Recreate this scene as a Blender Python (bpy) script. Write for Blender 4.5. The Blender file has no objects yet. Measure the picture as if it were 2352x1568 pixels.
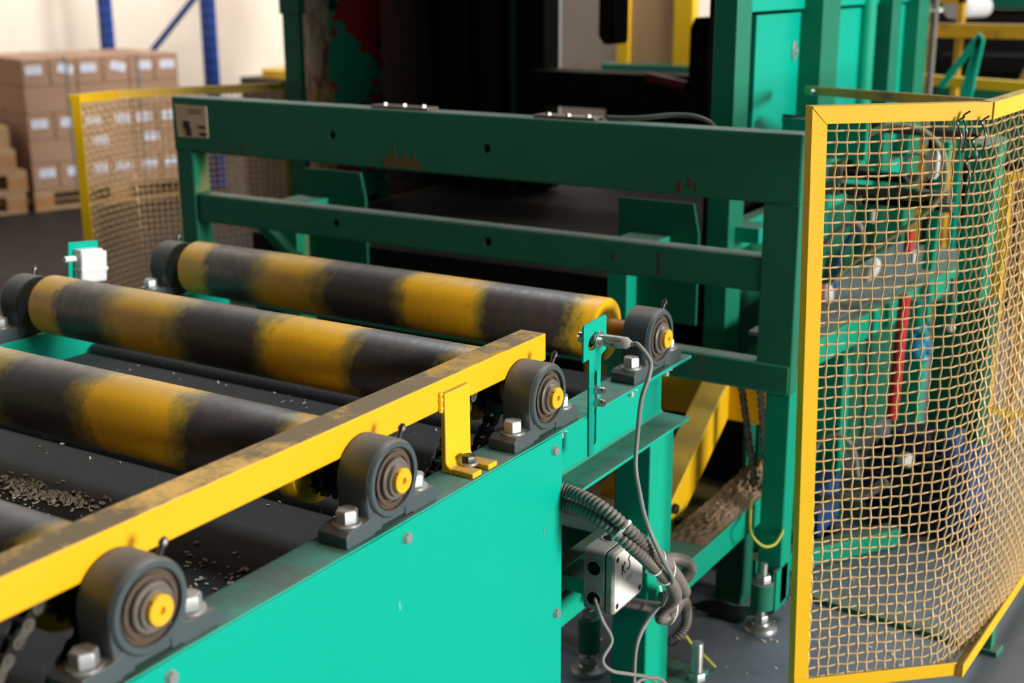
import bpy, bmesh, math, random
from mathutils import Vector, Matrix
random.seed(7)
R = math.radians
SC = bpy.context.scene
COL = SC.collection

# ------------------------------------------------------------------ camera, world, lights, exposure
cam_d = bpy.data.cameras.new('camera')
cam_d.sensor_width = 36.0
cam_d.lens = 45.926
cam_d.clip_start = 0.05
cam = bpy.data.objects.new('camera', cam_d)
COL.objects.link(cam)
cam.location = (0, 0, 1.512)
cam.rotation_mode = 'QUATERNION'
cam.rotation_quaternion = (Matrix.Rotation(R(31.933), 3, 'Z') @ Matrix.Rotation(R(90 - 15.682), 3, 'X')
                           @ Matrix.Rotation(R(-0.274), 3, 'Z')).to_quaternion()
cam_d.dof.use_dof = True
cam_d.dof.focus_distance = 2.2
cam_d.dof.aperture_fstop = 3.2
SC.camera = cam

world = bpy.data.worlds.new('world')
SC.world = world
world.use_nodes = True
bg = world.node_tree.nodes['Background']
bg.inputs[0].default_value = (0.80, 0.88, 1.0, 1)
bg.inputs[1].default_value = 0.022


def area(name, loc, target, sx, sy, power, color):
    d = bpy.data.lights.new(name, 'AREA')
    d.shape = 'RECTANGLE'
    d.size, d.size_y = sx, sy
    d.energy = power
    d.color = color
    o = bpy.data.objects.new(name, d)
    COL.objects.link(o)
    o.location = loc
    v = Vector(target) - Vector(loc)
    o.rotation_euler = v.to_track_quat('-Z', 'Y').to_euler()
    return o


# the hall's daylight: a wide gate opening on the right side, roof lights over the machine and over the store
area('gate_daylight', (16.0, 2.3, 3.9), (-1.0, 2.3, 0.9), 4.2, 4.2, 3900, (1.0, 0.95, 0.86))
area('roof_light_machine', (-1.6, 5.2, 6.6), (-1.6, 2.4, 0.8), 4.0, 2.0, 330, (0.86, 0.93, 1.0))
area('roof_light_store', (-6.6, 7.0, 5.6), (-8.8, 8.0, 2.0), 4.0, 2.0, 270, (1.0, 0.93, 0.84))
area('roof_light_rear', (-2.2, 8.0, 5.4), (-2.6, 10.0, 0.8), 4.0, 2.0, 200, (1.0, 0.95, 0.88))

SC.view_settings.view_transform = 'Standard'
SC.view_settings.look = 'None'
SC.view_settings.gamma = 1.0
SC.view_settings.use_curve_mapping = False
SC.view_settings.exposure = 0.25


# ------------------------------------------------------------------ materials
class NT:
    def __init__(s, name):
        s.m = bpy.data.materials.new(name)
        s.m.use_nodes = True
        s.t = s.m.node_tree
        s.b = s.t.nodes['Principled BSDF']
        s.tc = s.n('ShaderNodeTexCoord').outputs['Object']

    def n(s, ty, **kw):
        x = s.t.nodes.new(ty)
        for k, v in kw.items():
            setattr(x, k, v)
        return x

    def l(s, a, b):
        s.t.links.new(a, b)

    def noise(s, scale, detail=4, rough=0.6, vec=None, stretch=None, dist=0.0):
        v = vec or s.tc
        if stretch:
            mp = s.n('ShaderNodeMapping')
            mp.inputs['Scale'].default_value = stretch
            s.l(v, mp.inputs[0])
            v = mp.outputs[0]
        x = s.n('ShaderNodeTexNoise')
        x.inputs['Scale'].default_value = scale
        x.inputs['Detail'].default_value = detail
        x.inputs['Roughness'].default_value = rough
        x.inputs['Distortion'].default_value = dist
        s.l(v, x.inputs['Vector'])
        return x.outputs['Fac']

    def ramp(s, fac, stops, interp='LINEAR'):
        x = s.n('ShaderNodeValToRGB')
        x.color_ramp.interpolation = interp
        e = x.color_ramp.elements
        while len(e) < len(stops):
            e.new(0.5)
        for i, (p, c) in enumerate(stops):
            e[i].position = p
            if not isinstance(c, (tuple, list)):
                c = (c, c, c)
            e[i].color = (*c[:3], 1)
        s.l(fac, x.inputs[0])
        return x.outputs[0]

    def mix(s, fac, a, b):
        x = s.n('ShaderNodeMix', data_type='RGBA')
        for sock, v in ((x.inputs[0], fac), (x.inputs[6], a), (x.inputs[7], b)):
            if isinstance(v, (int, float)):
                sock.default_value = v
            elif isinstance(v, (tuple, list)):
                sock.default_value = (*v[:3], 1)
            else:
                s.l(v, sock)
        return x.outputs[2]

    def math(s, op, a, b=0.0):
        x = s.n('ShaderNodeMath', operation=op)
        x.use_clamp = True
        for i, v in enumerate((a, b)):
            if isinstance(v, (int, float)):
                x.inputs[i].default_value = v
            else:
                s.l(v, x.inputs[i])
        return x.outputs[0]

    def up(s, lo=0.6, hi=0.95):
        g = s.n('ShaderNodeNewGeometry')
        sp = s.n('ShaderNodeSeparateXYZ')
        s.l(g.outputs['Normal'], sp.inputs[0])
        mr = s.n('ShaderNodeMapRange')
        mr.inputs[1].default_value = lo
        mr.inputs[2].default_value = hi
        s.l(sp.outputs[2], mr.inputs[0])
        return mr.outputs[0]

    def bump(s, h, strength=0.2, dist=0.01):
        x = s.n('ShaderNodeBump')
        x.inputs['Strength'].default_value = strength
        x.inputs['Distance'].default_value = dist
        s.l(h, x.inputs['Height'])
        s.l(x.outputs[0], s.b.inputs['Normal'])

    def out(s, color=None, rough=None, metal=None, spec=None):
        for k, v in (('Base Color', color), ('Roughness', rough), ('Metallic', metal), ('Specular IOR Level', spec)):
            if v is None:
                continue
            if isinstance(v, (int, float)):
                s.b.inputs[k].default_value = v
            elif isinstance(v, (tuple, list)):
                s.b.inputs[k].default_value = (*v[:3], 1)
            else:
                s.l(v, s.b.inputs[k])
        return s.m


def sc_(c, k):
    return tuple(min(1, x * k) for x in c)


def paint(name, c, rough=0.45, var=0.12, scale=5, dust=None, dusta=0.8, patch=(0.25, 0.35, 0.6), chip=None, chipt=0.7, chips=14,
          stain=None, staint=0.62, stains=3.0, stretch=None, metal=0.0, spec=0.4, bump=0.0, speck=None):
    t = NT(name)
    col = t.mix(t.noise(scale, 5), sc_(c, 1 - var), sc_(c, 1 + var))
    if stain:
        f = t.noise(stains, 6, 0.7, stretch=stretch)
        col = t.mix(t.ramp(f, [(staint, 0.0), (min(1, staint + 0.14), 0.9)]), col, stain)
    if chip:
        f = t.noise(chips, 8, 0.72)
        col = t.mix(t.ramp(f, [(chipt, 0.0), (chipt + 0.015, 1.0)]), col, chip)
    if speck:
        f = t.noise(90, 3, 0.5)
        col = t.mix(t.ramp(f, [(0.70, 0.0), (0.73, 1.0)]), col, speck)
    r = rough
    if dust:
        u = t.math('MULTIPLY', t.up(), t.ramp(t.noise(9, 6, 0.7), [(patch[0], patch[1]), (patch[2], 1.0)]))
        u = t.math('MULTIPLY', u, dusta)
        col = t.mix(u, col, dust)
        r = t.math('MAXIMUM', t.math('MULTIPLY', u, 0.9), rough)
    if bump:
        t.bump(t.noise(60, 4), bump, 0.004)
    return t.out(col, r, metal, spec)


DUST = (0.17, 0.155, 0.135)
M = {}
M['panel'] = paint('teal_panel_paint', (0.0, 0.39, 0.285), 0.42, 0.06, 3, spec=0.2, chip=(0.30, 0.33, 0.27), chipt=0.745, chips=9)
M['green'] = paint('green_machine_paint', (0.004, 0.35, 0.228), 0.48, 0.12, 5, spec=0.15, dust=DUST, dusta=0.85,
                   chip=(0.26, 0.36, 0.28), chipt=0.72, chips=16)
M['rail'] = paint('green_rail_paint', (0.002, 0.39, 0.28), 0.45, 0.08, 5, spec=0.2, dust=(0.12, 0.14, 0.125), dusta=0.93,
                  chip=(0.30, 0.42, 0.34), chipt=0.73, chips=18)
M['gate'] = paint('dark_green_gate_paint', (0.026, 0.215, 0.135), 0.5, 0.18, 3, spec=0.15, dust=(0.26, 0.25, 0.22), dusta=0.85,
                  stain=(0.16, 0.12, 0.035), staint=0.60, stains=2.4, chip=(0.16, 0.035, 0.03), chipt=0.755, chips=10, stretch=(1, 1, 0.35))
M['gate_worn'] = paint('worn_green_paint', (0.01, 0.33, 0.17), 0.5, 0.2, 5, stain=(0.36, 0.26, 0.10), staint=0.46, stains=7, stretch=(1, 1, 0.3))
M['column'] = paint('dark_green_column_paint', (0.008, 0.19, 0.115), 0.4, 0.15, 4, spec=0.3)
M['dgreen'] = paint('deep_and_shaded_green_paint', (0.012, 0.13, 0.08), 0.55, 0.2, 4, spec=0.1, dust=(0.10, 0.09, 0.08), dusta=0.6)
M['press'] = paint('blackened_press_paint', (0.020, 0.022, 0.019), 0.7, 0.35, 3, spec=0.08, stain=(0.045, 0.020, 0.014), staint=0.5, stains=2, stretch=(3, 3, 0.4))
M['black'] = paint('black_steel', (0.010, 0.009, 0.009), 0.65, 0.3, 8, spec=0.08)
M['yellow'] = paint('yellow_guard_paint', (0.83, 0.49, 0.008), 0.40, 0.05, 6, dust=(0.25, 0.17, 0.075), dusta=0.82,
                    chip=(0.10, 0.075, 0.05), chipt=0.755, chips=22, stain=(0.48, 0.25, 0.02), staint=0.70, stains=8)
M['yellow_bar'] = paint('yellow_bar_paint', (0.86, 0.445, 0.008), 0.38, 0.04, 6, dust=(0.175, 0.130, 0.080), dusta=0.96, patch=(0.36, 0.25, 0.52),
                        chip=(0.10, 0.075, 0.05), chipt=0.765, chips=26, stain=(0.60, 0.33, 0.02), staint=0.72, stains=9)
M['yellow_dirty'] = paint('grimy_yellow_paint', (0.60, 0.33, 0.015), 0.5, 0.2, 6, dust=(0.10, 0.085, 0.07), dusta=0.9, stain=(0.20, 0.10, 0.02), staint=0.52, stains=10)
M['shaft_y'] = paint('shaft_orange_paint', (0.42, 0.16, 0.010), 0.42, 0.2, 12)
M['shaft_end'] = paint('yellow_shaft_end', (0.80, 0.44, 0.015), 0.45, 0.1, 20, chip=(0.10, 0.06, 0.03), chipt=0.62, chips=60)
M['cast'] = paint('bluegrey_cast_iron', (0.060, 0.085, 0.092), 0.42, 0.2, 8, dust=(0.17, 0.135, 0.105), dusta=0.95,
                  chip=(0.10, 0.09, 0.075), chipt=0.70, chips=40, bump=0.15)
M['seal'] = paint('grimy_bearing_seal', (0.085, 0.060, 0.043), 0.8, 0.45, 60, bump=0.5)
M['steel'] = paint('zinc_bolt_steel', (0.52, 0.54, 0.55), 0.38, 0.18, 40, metal=0.75, dust=(0.26, 0.24, 0.21), dusta=0.7)
M['chrome'] = paint('nickel_plated_brass', (0.62, 0.61, 0.58), 0.22, 0.1, 20, metal=0.95)
M['darksteel'] = paint('dark_oiled_steel', (0.06, 0.06, 0.065), 0.35, 0.3, 30, metal=0.7)
M['ring'] = paint('worn_bearing_steel', (0.24, 0.21, 0.18), 0.42, 0.3, 40, metal=0.6)
M['chain'] = paint('oily_chain_steel', (0.035, 0.034, 0.036), 0.38, 0.4, 50, metal=0.4)
M['chain_dust'] = paint('dusty_chain_steel', (0.085, 0.075, 0.065), 0.7, 0.4, 60)
M['tray'] = paint('dusty_tray_sheet', (0.012, 0.014, 0.0145), 0.7, 0.4, 4, dust=(0.030, 0.031, 0.031), dusta=0.6, speck=(0.16, 0.145, 0.12), bump=0.1, spec=0.25)
M['chips'] = paint('pale_wood_chips', (0.66, 0.58, 0.46), 0.9, 0.3, 30)
M['sawdust'] = paint('sawdust_heap', (0.25, 0.17, 0.105), 0.95, 0.45, 22, bump=0.6)
M['conduit'] = paint('grey_corrugated_conduit', (0.165, 0.145, 0.13), 0.5, 0.15, 30, dust=(0.22, 0.19, 0.16), dusta=0.5)
M['cable'] = paint('grey_cable_sheath', (0.22, 0.22, 0.215), 0.5, 0.1, 20)
M['ties'] = paint('white_nylon', (0.75, 0.74, 0.72), 0.45, 0.05, 20)
M['lid'] = paint('white_plastic_lid', (0.74, 0.73, 0.71), 0.5, 0.05, 8, stain=(0.50, 0.36, 0.26), staint=0.64, stains=7)
M['boxgrey'] = paint('dirty_grey_plastic', (0.31, 0.30, 0.275), 0.5, 0.12, 8, stain=(0.16, 0.14, 0.115), staint=0.55, stains=9)
M['ink'] = paint('black_marker_ink', (0.012, 0.014, 0.022), 0.5, 0.1)
M['greyink'] = paint('grey_emboss', (0.50, 0.50, 0.49), 0.5, 0.1)
M['wire'] = paint('crimped_brass_wire', (0.66, 0.45, 0.22), 0.38, 0.25, 40, metal=0.15)
M['label'] = paint('faded_sticker', (0.95, 0.66, 0.45), 0.5, 0.2, 30)
M['blot'] = paint('dark_label_print', (0.05, 0.025, 0.018), 0.6, 0.4, 60)
M['white'] = paint('white_plastic', (0.78, 0.79, 0.80), 0.4, 0.05)
M['wrap'] = paint('white_device_shell', (0.70, 0.72, 0.75), 0.35, 0.06, 30)
M['red'] = paint('red_paint', (0.62, 0.012, 0.02), 0.4, 0.08)
M['redrub'] = paint('dark_red_rubber', (0.20, 0.018, 0.02), 0.4, 0.2)
M['blue'] = paint('blue_motor_paint', (0.022, 0.075, 0.24), 0.42, 0.2, 8)
M['bluerack'] = paint('blue_rack_paint', (0.006, 0.055, 0.32), 0.45, 0.12)
M['navy'] = paint('navy_motor_paint', (0.014, 0.022, 0.055), 0.5, 0.25, 10)
M['cyan'] = paint('cyan_plastic', (0.015, 0.30, 0.50), 0.35, 0.15)
M['hose'] = paint('clear_yellow_hose', (0.36, 0.34, 0.20), 0.4, 0.15)
M['hosegrey'] = paint('grey_air_hose', (0.30, 0.29, 0.28), 0.45, 0.12)
M['hoseblue'] = paint('blue_air_hose', (0.02, 0.12, 0.5), 0.4, 0.1)
M['earth'] = paint('green_yellow_earth_wire', (0.50, 0.50, 0.06), 0.45, 0.3, 40)
M['greytop'] = paint('grey_worktop', (0.15, 0.16, 0.165), 0.6, 0.12)
M['olive'] = paint('olive_cylinder_paint', (0.055, 0.08, 0.055), 0.4, 0.2)
M['carton'] = paint('brown_cardboard', (0.33, 0.195, 0.125), 0.8, 0.1, 6)
M['carton2'] = paint('tan_cardboard', (0.42, 0.235, 0.115), 0.8, 0.1, 4, stain=(0.25, 0.13, 0.05), staint=0.62, stains=1.5)
M['tape'] = paint('brown_parcel_tape', (0.22, 0.13, 0.085), 0.4, 0.1)
M['paper'] = paint('white_paper_label', (0.66, 0.68, 0.80), 0.7, 0.06)
M['print'] = paint('grey_label_print', (0.36, 0.38, 0.48), 0.7, 0.1)
M['strap'] = paint('grey_green_strap', (0.12, 0.16, 0.15), 0.4, 0.1)
M['wood'] = paint('pallet_wood', (0.37, 0.225, 0.115), 0.8, 0.25, 9, stretch=(1, 6, 6), stain=(0.20, 0.11, 0.05), staint=0.6, stains=4)
M['woodend'] = paint('pallet_end_grain', (0.34, 0.17, 0.07), 0.85, 0.3, 20)
M['beige'] = paint('blotchy_board', (0.30, 0.245, 0.20), 0.85, 0.2, 2.2, stain=(0.20, 0.12, 0.08), staint=0.55, stains=2.5)
M['greyboard'] = paint('grey_board', (0.28, 0.30, 0.31), 0.7, 0.1)
M['film'] = paint('pale_stretch_film', (0.62, 0.64, 0.66), 0.25, 0.05)
M['woodstain'] = paint('dark_bundle', (0.075, 0.055, 0.045), 0.8, 0.3, 4)


def wall_mat():
    t = NT('cream_plaster')
    c = t.mix(t.noise(0.8, 5), (0.72, 0.64, 0.56), (0.82, 0.75, 0.67))
    c = t.mix(t.ramp(t.noise(1.3, 6, 0.7, stretch=(1, 1, 0.3)), [(0.55, 0), (0.75, 0.5)]), c, (0.55, 0.50, 0.45))
    return t.out(c, 0.85, 0)


def floor_mat():
    t = NT('sealed_concrete')
    c = t.mix(t.noise(1.7, 7, 0.65), (0.125, 0.146, 0.182), (0.185, 0.212, 0.255))
    c = t.mix(t.ramp(t.noise(5, 8, 0.75), [(0.57, 0), (0.72, 0.75)]), c, (0.055, 0.058, 0.066))
    c = t.mix(t.ramp(t.noise(38, 5, 0.6), [(0.69, 0), (0.72, 0.8)]), c, (0.30, 0.29, 0.27))
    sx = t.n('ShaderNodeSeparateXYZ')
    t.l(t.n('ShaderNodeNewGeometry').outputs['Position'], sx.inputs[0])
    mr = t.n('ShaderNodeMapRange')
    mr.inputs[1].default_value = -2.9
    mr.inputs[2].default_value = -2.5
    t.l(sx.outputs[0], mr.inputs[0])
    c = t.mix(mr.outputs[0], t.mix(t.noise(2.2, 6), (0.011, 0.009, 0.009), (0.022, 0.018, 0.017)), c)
    t.bump(t.noise(30, 5), 0.08, 0.004)
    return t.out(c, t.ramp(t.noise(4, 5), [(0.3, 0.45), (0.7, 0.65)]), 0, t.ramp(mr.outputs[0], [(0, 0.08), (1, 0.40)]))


def roller_mat(name, shift, seed):
    t = NT(name)
    mp = t.n('ShaderNodeMapping')
    mp.inputs['Location'].default_value = (seed * 3.7, seed * 1.3, seed * 2.1)
    t.l(t.tc, mp.inputs[0])
    v = mp.outputs[0]
    sx = t.n('ShaderNodeSeparateXYZ')
    t.l(t.tc, sx.inputs[0])
    w = t.noise(7, 6, 0.75, vec=v, stretch=(1.0, 1.0, 1.0))
    fine = t.noise(46, 6, 0.75, vec=v, stretch=(1.6, 0.5, 0.5))
    a = t.n('ShaderNodeMath', operation='MULTIPLY_ADD')
    t.l(w, a.inputs[0]); a.inputs[1].default_value = 0.16; t.l(sx.outputs[0], a.inputs[2])
    b = t.n('ShaderNodeMath', operation='MULTIPLY_ADD')
    t.l(fine, b.inputs[0]); b.inputs[1].default_value = 0.045; t.l(a.outputs[0], b.inputs[2])
    mr = t.n('ShaderNodeMapRange')
    mr.inputs[1].default_value = -0.57 + 0.102 + shift
    mr.inputs[2].default_value = 0.57 + 0.102 + shift
    t.l(b.outputs[0], mr.inputs[0])
    Yc, Dc, Ol = (0.88, 0.45, 0.010), (0.060, 0.050, 0.048), (0.36, 0.25, 0.03)
    st = [(0.0, Yc), (0.055, Yc), (0.08, Dc), (0.185, Dc), (0.215, Ol), (0.245, Yc), (0.35, Yc), (0.385, Ol), (0.41, Dc),
          (0.56, Dc), (0.59, Ol), (0.61, Yc), (0.735, Yc), (0.765, Ol), (0.79, Dc), (0.935, Dc), (0.955, Ol), (0.975, Yc)]
    c = t.ramp(mr.outputs[0], st)
    c = t.mix(t.ramp(t.noise(70, 6, 0.8, vec=v, stretch=(1.8, 0.35, 0.35)), [(0.54, 0), (0.78, 0.5)]), c, (0.26, 0.13, 0.03))
    c = t.mix(t.ramp(t.noise(24, 8, 0.8, vec=v), [(0.66, 0), (0.69, 0.9)]), c, (0.05, 0.042, 0.04))
    d = t.math('MULTIPLY', t.up(0.75, 1.0), t.ramp(t.noise(12, 6, 0.7, vec=v), [(0.3, 0.15), (0.65, 0.55)]))
    c = t.mix(d, c, (0.23, 0.21, 0.19))
    t.bump(t.noise(80, 4, vec=v), 0.12, 0.003)
    return t.out(c, t.ramp(fine, [(0.35, 0.36), (0.65, 0.55)]), 0, 0.45)


def peel_mat():
    t = NT('peeling_layered_paint')
    dp = t.n('ShaderNodeVectorMath', operation='DOT_PRODUCT')
    t.l(t.tc, dp.inputs[0])
    dp.inputs[1].default_value = (0.76, 0.65, 0)
    a = t.n('ShaderNodeMath', operation='MULTIPLY_ADD')
    t.l(t.noise(6, 5, 0.6), a.inputs[0]); a.inputs[1].default_value = 0.08; t.l(dp.outputs['Value'], a.inputs[2])
    raw = t.mix(t.ramp(t.noise(16, 8, 0.8, stretch=(2, 2, 0.35)), [(0.42, 0), (0.55, 1)]), (0.16, 0.055, 0.055), (0.55, 0.43, 0.36))
    raw = t.mix(t.ramp(t.noise(9, 6, 0.7, stretch=(1, 1, 0.5)), [(0.56, 0), (0.60, 1)]), raw, (0.30, 0.02, 0.03))
    top = t.mix(t.ramp(t.noise(4.2, 3, 0.5, stretch=(1, 1, 1.5)), [(0.485, 0), (0.50, 1)]), (0.004, 0.46, 0.32), (0.60, 0.018, 0.02))
    top = t.mix(t.ramp(t.noise(5.0, 3, 0.5, stretch=(1, 1, 1.7)), [(0.565, 0), (0.58, 1)]), top, (0.012, 0.014, 0.014))
    c = t.mix(t.ramp(a.outputs[0], [(0.0, 0), (0.008, 1)]), raw, top)
    return t.out(c, 0.6, 0)


def mesh_veil():  # fine screen cloth seen far away: a woven sheet with real see-through holes
    t = NT('fine_screen_cloth')
    v = t.noise(3, 4, 0.6, stretch=(1, 1, 0.4))
    return t.out(t.mix(v, (0.40, 0.24, 0.11), (0.52, 0.33, 0.17)), 0.7, 0)


M['wall'] = wall_mat()
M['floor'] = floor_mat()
M['peel'] = peel_mat()
M['cloth'] = mesh_veil()


# ------------------------------------------------------------------ mesh helpers
class MB:
    def __init__(s):
        s.bm = bmesh.new()

    def _face(s, vs):
        try:
            return s.bm.faces.new(vs)
        except ValueError:
            return None

    def hexa(s, p):  # 8 corners: bottom 0-3 ccw, top 4-7
        v = [s.bm.verts.new(q) for q in p]
        for f in ((3, 2, 1, 0), (4, 5, 6, 7), (0, 1, 5, 4), (1, 2, 6, 5), (2, 3, 7, 6), (3, 0, 4, 7)):
            s._face([v[i] for i in f])
        return s

    def box(s, x0, x1, y0, y1, z0, z1):
        return s.hexa([(x0, y0, z0), (x1, y0, z0), (x1, y1, z0), (x0, y1, z0), (x0, y0, z1), (x1, y0, z1), (x1, y1, z1), (x0, y1, z1)])

    def obox(s, c, u, v, w, a, b, d):  # centre, unit axes, full sizes
        c, u, v, w = Vector(c), Vector(u).normalized(), Vector(v).normalized(), Vector(w).normalized()
        u, v, w = u * a / 2, v * b / 2, w * d / 2
        return s.hexa([c - u - v - w, c + u - v - w, c + u + v - w, c - u + v - w, c - u - v + w, c + u - v + w, c + u + v + w, c - u + v + w])

    def bar(s, p0, p1, w, h, up=(0, 0, 1)):  # rectangular bar between points, h along up
        p0, p1 = Vector(p0), Vector(p1)
        d = (p1 - p0)
        n = d.normalized()
        upv = Vector(up)
        side = n.cross(upv).normalized()
        u2 = side.cross(n)
        return s.obox((p0 + p1) / 2, n, side, u2, d.length, w, h)

    def prism(s, poly, o, u, v, w):  # 2D polygon in (u,v) at o, extruded by vector w
        o, u, v, w = Vector(o), Vector(u), Vector(v), Vector(w)
        a = [s.bm.verts.new(o + u * x + v * y) for x, y in poly]
        b = [s.bm.verts.new(o + u * x + v * y + w) for x, y in poly]
        s._face(a[::-1]); s._face(b)
        n = len(a)
        for i in range(n):
            s._face([a[i], a[(i + 1) % n], b[(i + 1) % n], b[i]])
        return s

    def lathe(s, prof, c, ax=(0, 0, 1), seg=20, ref=None, phase=0.0):  # prof: [(radius, height)], closed at r=0
        c, ax = Vector(c), Vector(ax).normalized()
        ref = Vector(ref) if ref else (Vector((0, 0, 1)) if abs(ax.z) < 0.9 else Vector((1, 0, 0)))
        u = (ref - ax * ref.dot(ax)).normalized()
        v = ax.cross(u)
        rings = []
        for r, h in prof:
            if r <= 1e-6:
                rings.append([s.bm.verts.new(c + ax * h)])
            else:
                rings.append([s.bm.verts.new(c + ax * h + (u * math.cos(phase + 2 * math.pi * i / seg) + v * math.sin(phase + 2 * math.pi * i / seg)) * r) for i in range(seg)])
        for a, b in zip(rings, rings[1:]):
            if len(a) == 1 and len(b) == 1:
                continue
            for i in range(seg):
                j = (i + 1) % seg
                if len(a) == 1:
                    s._face([a[0], b[j], b[i]])
                elif len(b) == 1:
                    s._face([a[i], a[j], b[0]])
                else:
                    s._face([a[i], a[j], b[j], b[i]])
        return s

    def cyl(s, p0, p1, r, seg=16, r2=None):
        p0, p1 = Vector(p0), Vector(p1)
        L = (p1 - p0).length
        return s.lathe([(0, 0), (r, 0), (r if r2 is None else r2, L), (0, L)], p0, p1 - p0, seg)

    def hexbolt(s, p, ax, af, h):  # hex head with chamfered top
        r = af / math.sqrt(3)
        s.lathe([(0, 0), (r, 0), (r, h * 0.82), (r * 0.86, h), (0, h)], p, ax, 6)
        return s

    def washer(s, p, ax, r, h):
        return s.lathe([(0, 0), (r, 0), (r, h), (0, h)], p, ax, 18)

    def tube(s, pts, r, seg=8, closed=False, rad=None):
        pts = [Vector(p) for p in pts]
        n = len(pts)
        prev = None
        rings = []
        for i in range(n):
            if closed:
                t = (pts[(i + 1) % n] - pts[i - 1]).normalized()
            else:
                t = (pts[min(i + 1, n - 1)] - pts[max(i - 1, 0)]).normalized()
            if prev is None:
                ref = Vector((0, 0, 1)) if abs(t.z) < 0.9 else Vector((1, 0, 0))
                u = (ref - t * ref.dot(t)).normalized()
            else:
                u = (prev - t * prev.dot(t)).normalized()
            prev = u
            v = t.cross(u)
            rr = rad[i] if rad else r
            rings.append([s.bm.verts.new(pts[i] + (u * math.cos(2 * math.pi * k / seg) + v * math.sin(2 * math.pi * k / seg)) * rr) for k in range(seg)])
        m = n if closed else n - 1
        for i in range(m):
            a, b = rings[i], rings[(i + 1) % n]
            for k in range(seg):
                s._face([a[k], a[(k + 1) % seg], b[(k + 1) % seg], b[k]])
        if not closed:
            s._face(rings[0][::-1]); s._face(rings[-1])
        return s

    def ball(s, c, rx, ry=None, rz=None, ax=(0, 0, 1), seg=14):
        ry = ry or rx
        n = 8
        L = rz or rx
        return s.lathe([(rx * math.sin(math.pi * i / n), -L * math.cos(math.pi * i / n)) for i in range(n + 1)], c, ax, seg)


def smooth_path(pts, per=8):  # Catmull-Rom
    P = [Vector(p) for p in pts]
    P = [P[0] * 2 - P[1]] + P + [P[-1] * 2 - P[-2]]
    out = []
    for i in range(1, len(P) - 2):
        a, b, c, d = P[i - 1:i + 3]
        for k in range(per):
            t = k / per
            out.append(0.5 * ((2 * b) + (c - a) * t + (2 * a - 5 * b + 4 * c - d) * t * t + (3 * b - a - 3 * c + d) * t ** 3))
    out.append(P[-2])
    return out


def even(pts, step):
    out = [pts[0].copy()]
    acc = 0.0
    for a, b in zip(pts, pts[1:]):
        L = (b - a).length
        while acc + L >= step and L > 1e-9:
            q = (step - acc) / L
            a = a + (b - a) * q
            out.append(a.copy())
            L = (b - a).length
            acc = 0.0
        acc += L
    return out


ORG = {}


def link(o):
    COL.objects.link(o)
    return o


def props(o, label=None, cat=None, group=None, kind=None):
    for k, v in (('label', label), ('category', cat), ('group', group), ('kind', kind)):
        if v:
            o[k] = v
    return o


def finish(me, mat, bevel, smooth):
    if mat is not None:
        me.materials.append(mat)
    if smooth:
        for p in me.polygons:
            p.use_smooth = True
        me.set_sharp_from_angle(angle=R(38))


def obj(name, mb, mat, parent=None, bevel=0.0, smooth=True, org=None, label=None, kind=None):
    bmesh.ops.recalc_face_normals(mb.bm, faces=mb.bm.faces[:])
    if parent is not None:
        org = ORG[parent.name]
    off = Vector(org)
    for v in mb.bm.verts:
        v.co -= off
    me = bpy.data.meshes.new(name)
    mb.bm.to_mesh(me)
    mb.bm.free()
    finish(me, mat, bevel, smooth)
    o = link(bpy.data.objects.new(name, me))
    if parent is not None:
        o.parent = parent
    else:
        o.location = off
    ORG[o.name] = off
    if bevel:
        b = o.modifiers.new('bevel', 'BEVEL')
        b.width = bevel
        b.segments = 2
        b.limit_method = 'ANGLE'
        b.angle_limit = R(40)
    props(o, label=label, kind=kind)
    return o


def thing(name, label, cat, org, group=None):
    o = link(bpy.data.objects.new(name, None))
    o.empty_display_size = 0.05
    o.location = org
    ORG[o.name] = Vector(org)
    return props(o, label, cat, group)


def solo(name, mb, mat, label, cat, group=None, bevel=0.0, smooth=True, kind=None):
    vs = [v.co for v in mb.bm.verts]
    org = ((min(v.x for v in vs) + max(v.x for v in vs)) / 2, (min(v.y for v in vs) + max(v.y for v in vs)) / 2, min(v.z for v in vs))
    o = obj(name, mb, mat, None, bevel, smooth, org=org)
    return props(o, label, cat, group, kind)


def struct(name, mb, mat, bevel=0.0):
    vs = [v.co for v in mb.bm.verts]
    o = obj(name, mb, mat, None, bevel, False, org=(sum((v.x for v in vs)) / len(vs), sum((v.y for v in vs)) / len(vs), min(v.z for v in vs)))
    o['kind'] = 'structure'
    return o


def dup(root, loc, label=None, rotz=None):
    def cp(o, par):
        c = link(o.copy())
        c.parent = par
        ORG[c.name] = ORG[o.name]
        for ch in o.children:
            cp(ch, c)
        return c
    c = link(root.copy())
    for ch in root.children:
        cp(ch, c)
    c.location = loc
    if rotz is not None:
        c.rotation_euler = (0, 0, rotz)
    ORG[c.name] = Vector(loc)
    if label:
        c['label'] = label
    return c


# ------------------------------------------------------------------ the hall
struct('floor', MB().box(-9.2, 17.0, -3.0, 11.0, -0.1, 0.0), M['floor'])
struct('wall_left', MB().box(-9.2, -9.0, -3.0, 11.0, 0.0, 6.5), M['wall'])
struct('wall_back', MB().box(-9.0, 17.0, 10.8, 11.0, 0.0, 6.5), M['wall'])

# ------------------------------------------------------------------ roller conveyor frame
ZR = 0.7476                 # top of the side channels
YB = [0.932, 1.394, 1.834, 2.272]   # roller shafts
XN, XF = -1.064, -2.445     # outer edge of the near and the far channel
con = thing('roller_conveyor', 'teal green steel roller conveyor frame of side channels, legs and lower beams', 'conveyor', (-1.75, 1.4, 0))


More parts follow.
